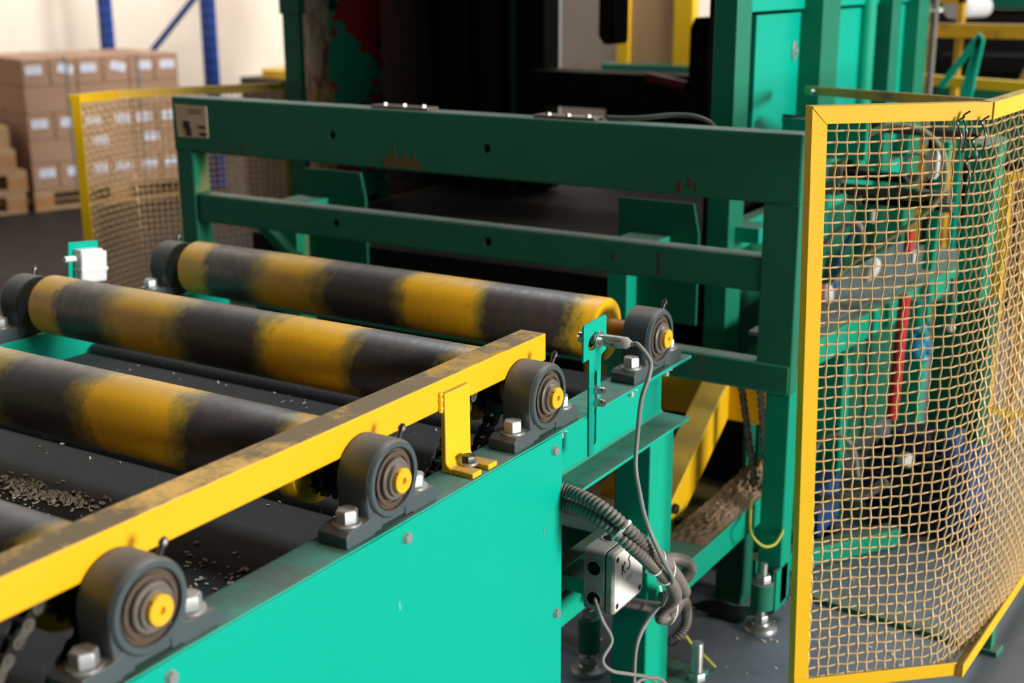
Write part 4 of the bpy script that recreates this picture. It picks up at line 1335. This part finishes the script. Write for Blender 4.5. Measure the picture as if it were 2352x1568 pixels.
obj('bowl', MB().lathe([(0, 0), (0.012, 0.001), (0.018, 0.012), (0.019, 0.07), (0.016, 0.078), (0, 0.078)], (-0.86, 3.44, 0.997), (0, 0, 1), 20), M['white'], bt)
obj('cap', MB().cyl((-0.86, 3.44, 1.075), (-0.86, 3.44, 1.10), 0.016, 16), M['black'], bt)
for c, ax, lab in (((-1.004, 3.45, 0.737), (0.5, 0, 1), 'tilted white egg shaped silencer above the grey bench top'), ((-1.108, 3.40, 0.660), (0.1, 0, 1), 'white egg shaped silencer at the fence post')):
    solo('silencer', MB().ball(c, 0.022, rz=0.038, ax=ax), M['white'], lab, 'silencer')
hoses = [('hose', [(-1.106, 3.44, 1.010), (-1.07, 3.43, 1.06), (-1.029, 3.42, 1.102), (-0.974, 3.42, 1.128), (-0.92, 3.42, 1.130), (-0.875, 3.42, 1.115), (-0.835, 3.42, 1.075), (-0.819, 3.42, 1.011), (-0.835, 3.42, 0.947), (-0.898, 3.42, 0.878), (-0.974, 3.42, 0.818), (-1.064, 3.42, 0.742), (-1.10, 3.42, 0.69)], 0.0075, 'large loop of yellowish clear air hose behind the mesh'),
         ('hosegrey', [(-1.18, 3.44, 0.76), (-1.13, 3.42, 0.80), (-1.07, 3.41, 0.86), (-1.03, 3.41, 0.862), (-1.02, 3.42, 0.81), (-1.03, 3.44, 0.78)], 0.008, 'grey air hose bending behind the fence post'),
         ('hoseblue', [(-1.03, 3.44, 0.87), (-1.06, 3.43, 0.83), (-1.085, 3.42, 0.76), (-1.09, 3.42, 0.68)], 0.006, 'blue air hose hanging above the grey bench top'),
         ('hosegrey', [(-1.09, 3.30, 0.20), (-1.06, 3.28, 0.29), (-1.01, 3.28, 0.315), (-0.97, 3.29, 0.28), (-0.955, 3.3, 0.20)], 0.006, 'thin grey hose arching low between the bench legs'),
         ('conduit', [(-1.10, 3.20, 0.06), (-1.04, 3.20, 0.13), (-0.98, 3.21, 0.165), (-0.92, 3.22, 0.18), (-0.86, 3.24, 0.225)], 0.013, 'grey ribbed motor cable running up to the blue motor')]
for mt, p, r_, lab in hoses:
    solo('air_hose', MB().tube(smooth_path(p, 8), r_, 8), M[mt], lab, 'hose')
rg = [(-0.898 + 0.034 * math.cos(a), 3.43, 1.022 + 0.040 * math.sin(a)) for a in [2 * math.pi * k / 28 for k in range(28)]]
solo('hose_ring', MB().tube(rg, 0.004, 6, closed=True), M['hosegrey'], 'thin grey ring of hose beside the white bottle', 'hose')
rb = thing('red_rod', 'long bright red upright rod behind the fence', 'rod', (-0.887, 3.36, 0.36))
obj('rod', MB().cyl((-0.893, 3.36, 0.36), (-0.884, 3.36, 0.70), 0.0155, 16), M['red'], rb)
rb = solo('red_sleeve', MB().cyl((-0.905, 3.44, 0.80), (-0.906, 3.44, 0.855), 0.013, 14), M['red'], 'short red sleeve under the hose loop', 'sleeve')
solo('red_sleeve', MB().cyl((-1.122, 3.38, 0.62), (-1.125, 3.38, 0.70), 0.013, 14), M['red'], 'short red sleeve peeking out beside the fence post', 'sleeve')
for x, z, lab in ((-1.0, 0.872, 'small white fitting under the cylinders, left of the red sleeve'), (-0.885, 0.775, 'small white fitting below the red sleeve')):
    solo('white_fitting', MB().cyl((x, 3.42, z), (x, 3.42, z + 0.035), 0.007, 12), M['white'], lab, 'fitting')
kn = thing('hand_knob', 'cyan blue star shaped plastic hand knob behind the mesh', 'knob', (-0.865, 3.45, 0.49))
m = MB()
for k in range(6):
    a = 2 * math.pi * k / 6
    m.ball((-0.865 + 0.028 * math.cos(a), 3.45 + 0.008, 0.537 + 0.028 * math.sin(a)), 0.016, seg=10)
m.ball((-0.865, 3.45, 0.537), 0.030, seg=14)
obj('star_grip', m, M['cyan'], kn)
obj('collar', MB().cyl((-0.865, 3.46, 0.585), (-0.868, 3.46, 0.605), 0.032, 18), M['cyan'], kn)
obj('spindle', MB().cyl((-0.868, 3.46, 0.605), (-0.872, 3.46, 0.67), 0.024, 16), M['green'], kn)
gr = thing('guide_rod', 'grey rod with green sleeve and white tip right of the blue knob', 'rod', (-0.78, 3.45, 0.59))
obj('rod', MB().cyl((-0.781, 3.45, 0.60), (-0.785, 3.45, 0.74), 0.008, 12), M['ring'], gr)
obj('sleeve', MB().cyl((-0.781, 3.45, 0.635), (-0.782, 3.45, 0.685), 0.012, 12), M['green'], gr)
obj('tip', MB().ball((-0.781, 3.45, 0.607), 0.013, seg=12), M['white'], gr)


def motor(x0, x1, y0, y1, z0, z1, lab):
    t = thing('gear_motor', lab, 'motor', ((x0 + x1) / 2, (y0 + y1) / 2, 0), 'blue geared motors on the floor')
    yc, zc = (y0 + y1) / 2, (z0 + z1) / 2
    rr = (z1 - z0) / 2 * 0.86
    obj('body', MB().cyl((x0, yc, zc), (x1 - 0.06, yc, zc), rr, 24), M['navy'], t)
    nf = 16
    for k in range(nf):
        a = 2 * math.pi * k / nf
        c = Vector((x0 + (x1 - x0) * 0.40, yc + math.cos(a) * rr * 1.08, zc + math.sin(a) * rr * 1.08))
        obj('cooling_fin', MB().obox(c, (1, 0, 0), (0, math.cos(a), math.sin(a)), (0, -math.sin(a), math.cos(a)), (x1 - x0) * 0.7, rr * 0.2, 0.006), M['navy'], t)
    obj('flange', MB().box(x1 - 0.06, x1, y0, y1, z0, z1), M['blue'], t, 0.006)
    obj('terminal_box', MB().box(x0 + 0.06, x0 + 0.17, yc - 0.05, yc + 0.05, z1 - 0.02, z1 + 0.05), M['navy'], t, 0.004)
    obj('base', MB().box(x0 + 0.02, x1, y0 + 0.03, y1 - 0.03, 0.0, zc - rr * 0.7), M['navy'], t, 0.003)
    obj('lug', MB().box(x1 - 0.10, x1 - 0.06, yc - 0.045, yc + 0.045, z1 - 0.01, z1 + 0.06), M['blue'], t, 0.006)
    return t


motor(-0.985, -0.685, 3.42, 3.64, 0.025, 0.235, 'large navy finned gear motor with blue flange on the floor behind the fence')
motor(-1.26, -1.02, 3.20, 3.36, 0.02, 0.18, 'smaller blue motor at left behind the fence post')
gl = solo('cable_gland', MB().lathe([(0, 0), (0.022, 0), (0.022, 0.02), (0.016, 0.03), (0, 0.03)], (-0.86, 3.40, 0.235), (0.6, -0.7, 0.2), 6), M['lid'], 'cream cable gland on the finned motor behind the mesh', 'gland')
solo('base_bar', MB().bar((-1.12, 2.96, 0.03), (-0.86, 3.36, 0.03), 0.05, 0.05), M['green'], 'low green floor bar running back to the finned motor behind the mesh', 'bar', bevel=0.003)
solo('upper_beam', MB().bar((-1.25, 3.40, 1.135), (-0.80, 3.75, 1.075), 0.05, 0.022), M['black'], 'black rail across the top behind the mesh fence', 'beam')
solo('upper_strip', MB().box(-1.25, -1.02, 3.38, 3.41, 1.04, 1.14), M['green'], 'green sheet bracket high behind the mesh fence, left of the hose loop', 'bracket', bevel=0.002)

# ------------------------------------------------------------------ machines at upper right, far behind
rm = thing('rear_conveyor', 'yellow beamed conveyor far behind at the upper right', 'conveyor', (-1.2, 5.6, 0))
obj('beam', MB().box(-1.47, -0.2, 5.50, 5.58, 1.258, 1.315), M['yellow_dirty'], rm, 0.003)
obj('beam', MB().bar((-1.50, 5.42, 1.10), (-0.2, 5.30, 1.065), 0.05, 0.042), M['yellow'], rm, 0.003)
obj('upright', MB().box(-1.478, -1.44, 5.60, 5.65, 0.0, 1.42), M['yellow_dirty'], rm, 0.002)
obj('upright', MB().box(-1.353, -1.328, 5.60, 5.65, 0.0, 1.42), M['yellow_dirty'], rm, 0.002)
obj('top_bar', MB().box(-1.478, -1.328, 5.60, 5.65, 1.39, 1.42), M['yellow_dirty'], rm, 0.002)
obj('guard', MB().box(-1.45, -0.2, 5.75, 5.79, 0.75, 1.08), M['dgreen'], rm)
obj('rear_body', MB().box(-1.66, -0.2, 6.1, 6.9, 0.0, 1.34), M['black'], rm)
obj('rear_top', MB().box(-1.66, -0.2, 6.1, 6.9, 1.36, 2.2), M['dgreen'], rm)
obj('belt_parts', MB().box(-1.45, -0.6, 5.8, 6.05, 1.10, 1.18), M['black'], rm, 0.01)
obj('side_sheet', MB().prism([(-1.10, 1.08), (-0.9, 1.08), (-0.9, 1.50), (-1.03, 1.25)], (0, 5.62, 0), (1, 0, 0), (0, 0, 1), (0, 0.02, 0)), M['carton2'], rm)
obj('roll', MB().cyl((-1.40, 5.72, 1.37), (-1.33, 5.95, 1.37), 0.045, 20), M['film'], rm)
obj('knob', MB().ball((-1.452, 5.48, 1.21), 0.018), M['film'], rm)
ld_ = thing('green_tripod', 'small green triangular steel stand before the yellow rear beams', 'stand', (-1.25, 5.2, 0))
obj('strut', MB().bar((-1.255, 5.25, 0.9), (-1.175, 5.25, 1.275), 0.022, 0.022, (0, 1, 0)), M['green'], ld_, 0.002)
obj('strut', MB().bar((-1.305, 5.25, 1.085), (-1.172, 5.25, 1.285), 0.026, 0.022, (0, 1, 0)), M['green'], ld_, 0.002)
obj('strut', MB().bar((-1.215, 5.25, 0.0), (-1.213, 5.25, 1.0), 0.024, 0.022, (0, 1, 0)), M['green'], ld_, 0.002)
obj('strut', MB().bar((-1.205, 5.25, 1.0), (-1.170, 5.25, 1.27), 0.026, 0.022, (0, 1, 0)), M['green'], ld_, 0.002)

# yellow screen panel, white post and boards in the centre background
ys = thing('screen_panel', 'tall yellow framed screen panel in the centre background', 'panel', (-2.9, 6.0, 0))
obj('frame_post', MB().box(-3.10, -3.035, 5.98, 6.03, 1.07, 2.6), M['yellow'], ys, 0.003)
obj('frame_post', MB().box(-2.79, -2.69, 5.98, 6.05, 1.07, 2.6), M['yellow'], ys, 0.003)
obj('screen_cloth', MB().box(-3.035, -2.79, 6.0, 6.006, 1.07, 2.6), M['cloth'], ys)
obj('sill', MB().box(-3.16, -2.66, 5.93, 6.08, 1.040, 1.080), M['dgreen'], ys, 0.003)
obj('base_panel', MB().box(-3.10, -2.69, 5.99, 6.02, 0.1, 1.02), M['cloth'], ys)
solo('white_pole', MB().cyl((-2.90, 5.0, 0.0), (-2.90, 5.0, 2.8), 0.034, 20), M['white'], 'white vertical pole beside the press in the centre background', 'pole')
solo('leaning_board', MB().box(-4.55, -3.70, 7.6, 7.64, 0.0, 1.47), M['beige'], 'blotchy beige brown board standing behind the white pole', 'board')
solo('grey_board', MB().box(-4.50, -3.75, 7.70, 7.73, 0.0, 1.75), M['greyboard'], 'grey board standing just behind the beige one', 'board')
solo('film_roll', MB().cyl((-3.80, 7.45, 0.0), (-3.80, 7.45, 1.62), 0.05, 16), M['film'], 'upright pale roll at the right edge of the beige board', 'roll')

# ------------------------------------------------------------------ store at the left: cartons, pallets, rack
su, sv = Vector((0.31, 0.951, 0)), Vector((-0.951, 0.31, 0))
SO = Vector((-7.262, 5.652, 0))


def Q(a, b, z):
    return SO + su * a + sv * b + Vector((0, 0, z))


def pallet(o, u, v, lab, w=1.2, dp=0.8):
    o, u, v = Vector(o), Vector(u), Vector(v)
    t = thing('wooden_pallet', lab, 'pallet', tuple(o + u * w / 2 + v * dp / 2), 'wooden pallets of the store')

    def pb_(a0, a1, b0, b1, z0, z1, nm, mt):
        c = o + u * (a0 + a1) / 2 + v * (b0 + b1) / 2 + Vector((0, 0, (z0 + z1) / 2))
        obj(nm, MB().obox(c, u, v, (0, 0, 1), a1 - a0, b1 - b0, z1 - z0), mt, t, smooth=False)
    for b0, b1 in ((0, 0.10), (0.35, 0.45), (0.70, 0.80)):
        pb_(0, w, b0, b1, 0.0, 0.020, 'bottom_board', M['wood'])
        for a0, a1 in ((0, 0.13), (w / 2 - 0.07, w / 2 + 0.07), (w - 0.13, w)):
            pb_(a0, a1, b0, b1, 0.020, 0.095, 'block', M['woodend'])
    for a0, a1 in ((0, 0.13), (w / 2 - 0.07, w / 2 + 0.07), (w - 0.13, w)):
        pb_(a0, a1, 0, dp, 0.095, 0.116, 'stringer_board', M['wood'])
    for b0, b1 in ((0, 0.13), (0.17, 0.27), (0.335, 0.465), (0.53, 0.63), (0.67, 0.80)):
        pb_(0, w, b0, b1, 0.116, 0.138, 'deck_board', M['wood'])
    return t


pallet(SO, su, sv, 'wooden pallet under the strapped carton stack')
rnd = random.Random(5)


def carton(a0, a1, b0, b1, z0, z1, lab, labels, side_label=False):
    cc = Q((a0 + a1) / 2, (b0 + b1) / 2, (z0 + z1) / 2)
    t = thing('carton', lab, 'box', tuple(Q((a0 + a1) / 2, (b0 + b1) / 2, z0)), 'cartons stacked on the pallet')
    obj('box_body', MB().obox(cc, su, sv, (0, 0, 1), a1 - a0 - 0.006, b1 - b0 - 0.004, z1 - z0 - 0.003), M['carton'], t, 0.004)
    m = MB().obox(Q((a0 + a1) / 2, (b0 + b1) / 2, z1), su, sv, (0, 0, 1), 0.05, b1 - b0 - 0.01, 0.001)
    obj('tape', m, M['tape'], t)
    for (la, lz, tilt) in labels:
        ca, sa = math.cos(tilt), math.sin(tilt)
        uu = su * ca + Vector((0, 0, 1)) * sa
        ww = -su * sa + Vector((0, 0, 1)) * ca
        c = Q(la, b0 - 0.0005, lz)
        lb = obj('paper_label', MB().obox(c, uu, sv, ww, 0.105, 0.004, 0.056), M['paper'], t)
        m = MB()
        for k in range(3):
            m.obox(c - sv * 0.0022 + ww * (0.015 - 0.015 * k), uu, sv, ww, 0.085 - 0.01 * k, 0.0012, 0.005)
        obj('printed_lines', m, M['print'], lb)
    return t


zs = [0.140, 0.317, 0.470, 0.640, 0.820, 1.000]
cols = ['leftmost', 'second', 'third', 'fourth', 'fifth', 'rightmost']
rows = ['bottom layer', 'fourth layer from top', 'middle layer', 'second layer from top', 'top layer']
W = 1.10
for r_ in range(5):
    plain = r_ in (1, 3)
    nb = 3 if plain else 6
    for k in range(nb):
        a0, a1 = W * k / nb, W * (k + 1) / nb
        labs = []
        if not plain:
            tl = {1: -0.22, 3: -0.24}.get(k, rnd.uniform(-0.04, 0.04)) if r_ == 4 else rnd.uniform(-0.05, 0.05)
            labs = [((a0 + a1) / 2 + rnd.uniform(-0.02, 0.02), zs[r_] + (zs[r_ + 1] - zs[r_]) * (0.62 if r_ != 4 else 0.58), tl)]
        elif r_ == 1 and k in (1, 2):
            labs = [((a0 + a1) / 2 - 0.06, zs[r_] + 0.12, 0.0)]
        nm = (['left', 'middle', 'right'] if nb == 3 else cols)[k]
        carton(a0, a1, 0.0, 0.40, zs[r_], zs[r_ + 1], 'brown carton, %s in the front row of the %s%s' % (nm, rows[r_], ', with white label' if labs else ', without label'), labs)
    carton(0.0, W / 3, 0.40, 0.80, zs[r_], zs[r_ + 1], 'brown carton at the shaded left side of the stack, %s' % rows[r_], [])
    if r_ == 4:
        for k in (1, 2):
            carton(W * k / 3, W * (k + 1) / 3, 0.40, 0.80, zs[r_], zs[r_ + 1], 'brown carton in the rear row of the top layer, %s one' % ('middle' if k == 1 else 'right'), [])
for a_, nm in ((0.30, 'left'), (0.80, 'right')):
    m = MB()
    m.obox(Q(a_, -0.0055, 0.56), su, sv, (0, 0, 1), 0.016, 0.002, 0.88)
    m.obox(Q(a_, 0.40, 1.003), su, sv, (0, 0, 1), 0.016, 0.81, 0.002)
    solo('packing_strap', m, M['strap'], 'grey green packing strap around the carton stack, %s one' % nm, 'strap')

# pallets at the left edge, one carton on them
pu, pv = su, sv
PO = SO - su * 0.83 + sv * 0.02
labs3 = ['lowest pallet of the pile at the left edge', 'second pallet of the pile at the left edge', 'third pallet of the pile at the left edge']
for k in range(3):
    off = (-0.02, 0.0, -0.06)[k]
    pallet(PO + pu * off + Vector((0, 0, 0.142 * k)), pu, pv, labs3[k], 0.8, 0.8)
m = MB().obox(PO + pu * 0.42 + pv * 0.40 + Vector((0, 0, 0.494)), pu, pv, (0, 0, 1), 0.66, 0.6, 0.14)
solo('timber_block', m, M['wood'], 'bundle of timber lying on the pallet pile at the left edge', 'timber', bevel=0.004)

rk = thing('pallet_rack', 'blue steel pallet rack upright frame behind the cartons', 'rack', (-7.55, 7.13, 0))
for x in (-8.1, -7.02):
    m = MB().prism([(-0.05, 0), (0.05, 0), (0.05, 0.06), (0.044, 0.06), (0.044, 0.006), (-0.044, 0.006), (-0.044, 0.06), (-0.05, 0.06)], (x, 7.09, 0.01), (1, 0, 0), (0, 1, 0), (0, 0, 3.6))
    u_ = obj('upright', m, M['bluerack'], rk, 0.001)
    m = MB()
    for k in range(44):
        for s in (-1, 1):
            m.box(x + s * 0.022 - 0.007, x + s * 0.022 + 0.007, 7.0885, 7.09, 0.1 + 0.08 * k, 0.13 + 0.08 * k)
    obj('slot_row', m, M['black'], u_, kind='stuff')
    m = MB()
    for k in range(44):
        m.box(x + 0.05, x + 0.0515, 7.105, 7.125, 0.1 + 0.08 * k, 0.13 + 0.08 * k)
    obj('slot_row', m, M['black'], u_, kind='stuff')
    obj('base_plate', MB().box(x - 0.07, x + 0.07, 7.06, 7.18, 0.0, 0.01), M['bluerack'], u_)
obj('brace', MB().bar((-8.05, 7.12, 1.53), (-7.07, 7.12, 1.53), 0.03, 0.035), M['steel'], rk)
obj('brace', MB().bar((-7.07, 7.12, 1.42), (-8.05, 7.12, 0.62), 0.03, 0.035), M['bluerack'], rk)
obj('brace', MB().bar((-8.05, 7.12, 2.4), (-7.07, 7.12, 1.60), 0.03, 0.035), M['bluerack'], rk)
solo('grey_post', MB().box(-8.36, -8.30, 7.30, 7.36, 0.0, 3.4), M['greyboard'], 'slim grey post just left of the blue rack upright', 'post')

# goods right of the rack
pallet((-6.55, 8.00, 0), (0.848, 0.53, 0), (-0.53, 0.848, 0), 'low pallet behind the left fence, right of the rack', 0.8, 0.8)
solo('tall_carton', MB().obox((-6.31, 8.30, 0.64), (0.848, 0.53, 0), (-0.53, 0.848, 0), (0, 0, 1), 0.30, 0.5, 1.0), M['woodstain'], 'dark tall bundle under the raised pallet beside the machine post', 'bundle', bevel=0.01)
solo('grey_carton', MB().obox((-5.93, 8.45, 0.66), (0.848, 0.53, 0), (-0.53, 0.848, 0), (0, 0, 1), 0.42, 0.5, 1.04), M['beige'], 'pale grey carton with white label left of the machine post', 'box', bevel=0.006)
pallet((-6.72, 7.98, 1.19), (0.848, 0.53, 0), (-0.53, 0.848, 0), 'raised pallet carrying cartons left of the machine post', 0.9, 0.8)
solo('top_carton', MB().obox((-6.43, 8.40, 1.72), (0.848, 0.53, 0), (-0.53, 0.848, 0), (0, 0, 1), 0.16, 0.6, 0.78), M['woodstain'], 'dark brown upright bundle on the raised pallet, left one', 'bundle', bevel=0.01)
solo('top_carton', MB().obox((-6.10, 8.55, 1.72), (0.848, 0.53, 0), (-0.53, 0.848, 0), (0, 0, 1), 0.46, 0.6, 0.78), M['carton2'], 'tan carton on the raised pallet, right one', 'box', bevel=0.01)
solo('yellow_reel', MB().lathe([(0.05, 0), (0.28, 0), (0.28, 0.05), (0.05, 0.05)], (-5.95, 6.90, 0.86), (0, 0, 1), 28), M['yellow'], 'flat yellow ring on a stack behind the left fence', 'reel')
solo('reel_crate', MB().box(-6.25, -5.65, 6.6, 7.2, 0.0, 0.86), M['woodstain'], 'dark crate under the yellow ring behind the left fence', 'crate')

# ------------------------------------------------------------------ white device on the far channel
wd = thing('photo_sensor', 'white box shaped photo sensor on a tilted teal bracket on the far channel', 'sensor', (-2.50, 2.07, 0.75))
tilt = Matrix.Rotation(R(-6), 3, 'X')
uy, uz = tilt @ Vector((0, 1, 0)), tilt @ Vector((0, 0, 1))
cc = Vector((-2.50, 2.068, 0.845))
obj('bracket_plate', MB().obox(cc + Vector((-0.008, 0, -0.02)), (1, 0, 0), uy, uz, 0.005, 0.088, 0.15), M['panel'], wd, 0.001)
obj('shell', MB().obox(cc + Vector((0.012, 0.008, -0.004)), (1, 0, 0), uy, uz, 0.030, 0.076, 0.074), M['wrap'], wd, 0.004)
obj('band', MB().obox(cc + Vector((0.012, 0.008, -0.010)), (1, 0, 0), uy, uz, 0.033, 0.080, 0.009), M['white'], wd, 0.002)
obj('upper_block', MB().obox(cc + Vector((0.010, 0.006, 0.030)), (1, 0, 0), uy, uz, 0.030, 0.066, 0.018), M['white'], wd, 0.003)
obj('nozzle', MB().cyl(cc + uy * -0.062 + Vector((0.005, 0, 0.018)), cc + uy * -0.03 + Vector((0.005, 0, 0.018)), 0.007, 12), M['white'], wd)
obj('mount', MB().box(-2.52, -2.485, 2.03, 2.10, 0.745, 0.775), M['green'], wd, 0.001)

# ------------------------------------------------------------------ debris
def scatter(n, xr, yr, z, rmin, rmax, seed, centers=None):
    q = random.Random(seed)
    m = MB()
    for _ in range(n):
        if centers:
            cx, cy, sp = q.choice(centers)
            x, y = q.gauss(cx, sp), q.gauss(cy, sp * 0.6)
        else:
            x, y = q.uniform(*xr), q.uniform(*yr)
        if not (xr[0] < x < xr[1] and yr[0] < y < yr[1]):
            continue
        s = q.uniform(rmin, rmax)
        a = q.uniform(0, 6.28)
        h_ = q.uniform(0.15, 0.6)
        m.obox((x, y, z + s * h_ / 2 + 0.0004), (math.cos(a), math.sin(a), q.uniform(-0.5, 0.5)), (-math.sin(a), math.cos(a), 0), (0, 0, 1), s * q.uniform(0.6, 1.8), s * 0.7, s * h_)
    return m


solo('wood_chips', scatter(620, (-2.3, -1.15), (1.10, 1.38), 0.675, 0.0015, 0.0075, 11, [(-1.76, 1.315, 0.020), (-1.72, 1.325, 0.016), (-1.79, 1.30, 0.045), (-1.82, 1.325, 0.018), (-1.67, 1.325, 0.025), (-1.27, 1.24, 0.08), (-1.85, 1.28, 0.08)]), M['chips'],
     'pale wood chips scattered on the dark tray between the two nearest rollers', 'wood chips', kind='stuff', smooth=False)
solo('tray_crumbs', scatter(260, (-2.3, -1.15), (1.45, 2.2), 0.675, 0.0015, 0.005, 12), M['chips'], 'tiny pale crumbs on the dark tray between the farther rollers', 'crumbs', kind='stuff', smooth=False)
solo('floor_crumbs', scatter(150, (-1.3, -0.6), (2.1, 3.2), 0.0, 0.002, 0.007, 13), M['chips'], 'small pale chips lying on the grey floor near the feet', 'crumbs', kind='stuff', smooth=False)
m = MB()
q = random.Random(4)
pts = [(0.085 * (1 + 0.35 * math.sin(3 * a + 1) + 0.2 * math.sin(5 * a)) * math.cos(a), 0.05 * (1 + 0.3 * math.sin(4 * a)) * math.sin(a)) for a in [2 * math.pi * k / 30 for k in range(30)]]
M['oil'] = paint('dark_oil_stain', (0.014, 0.015, 0.018), 0.3, 0.2)
solo('oil_stain', m.prism(pts, (-1.10, 2.75, 0.0002), (0.9, 0.4, 0), (-0.4, 0.9, 0), (0, 0, 0.0008)), M['oil'], 'dark oil stain on the floor left of the gate foot', 'stain', smooth=False)
solo('cable_stub', MB().tube(smooth_path([(-1.06, 2.42, 0.10), (-1.05, 2.45, 0.06), (-1.03, 2.47, 0.03), (-1.01, 2.48, 0.006)], 6), 0.004, 8), M['earth'], 'short cut end of a dull green wire on the floor by the leg', 'wire')
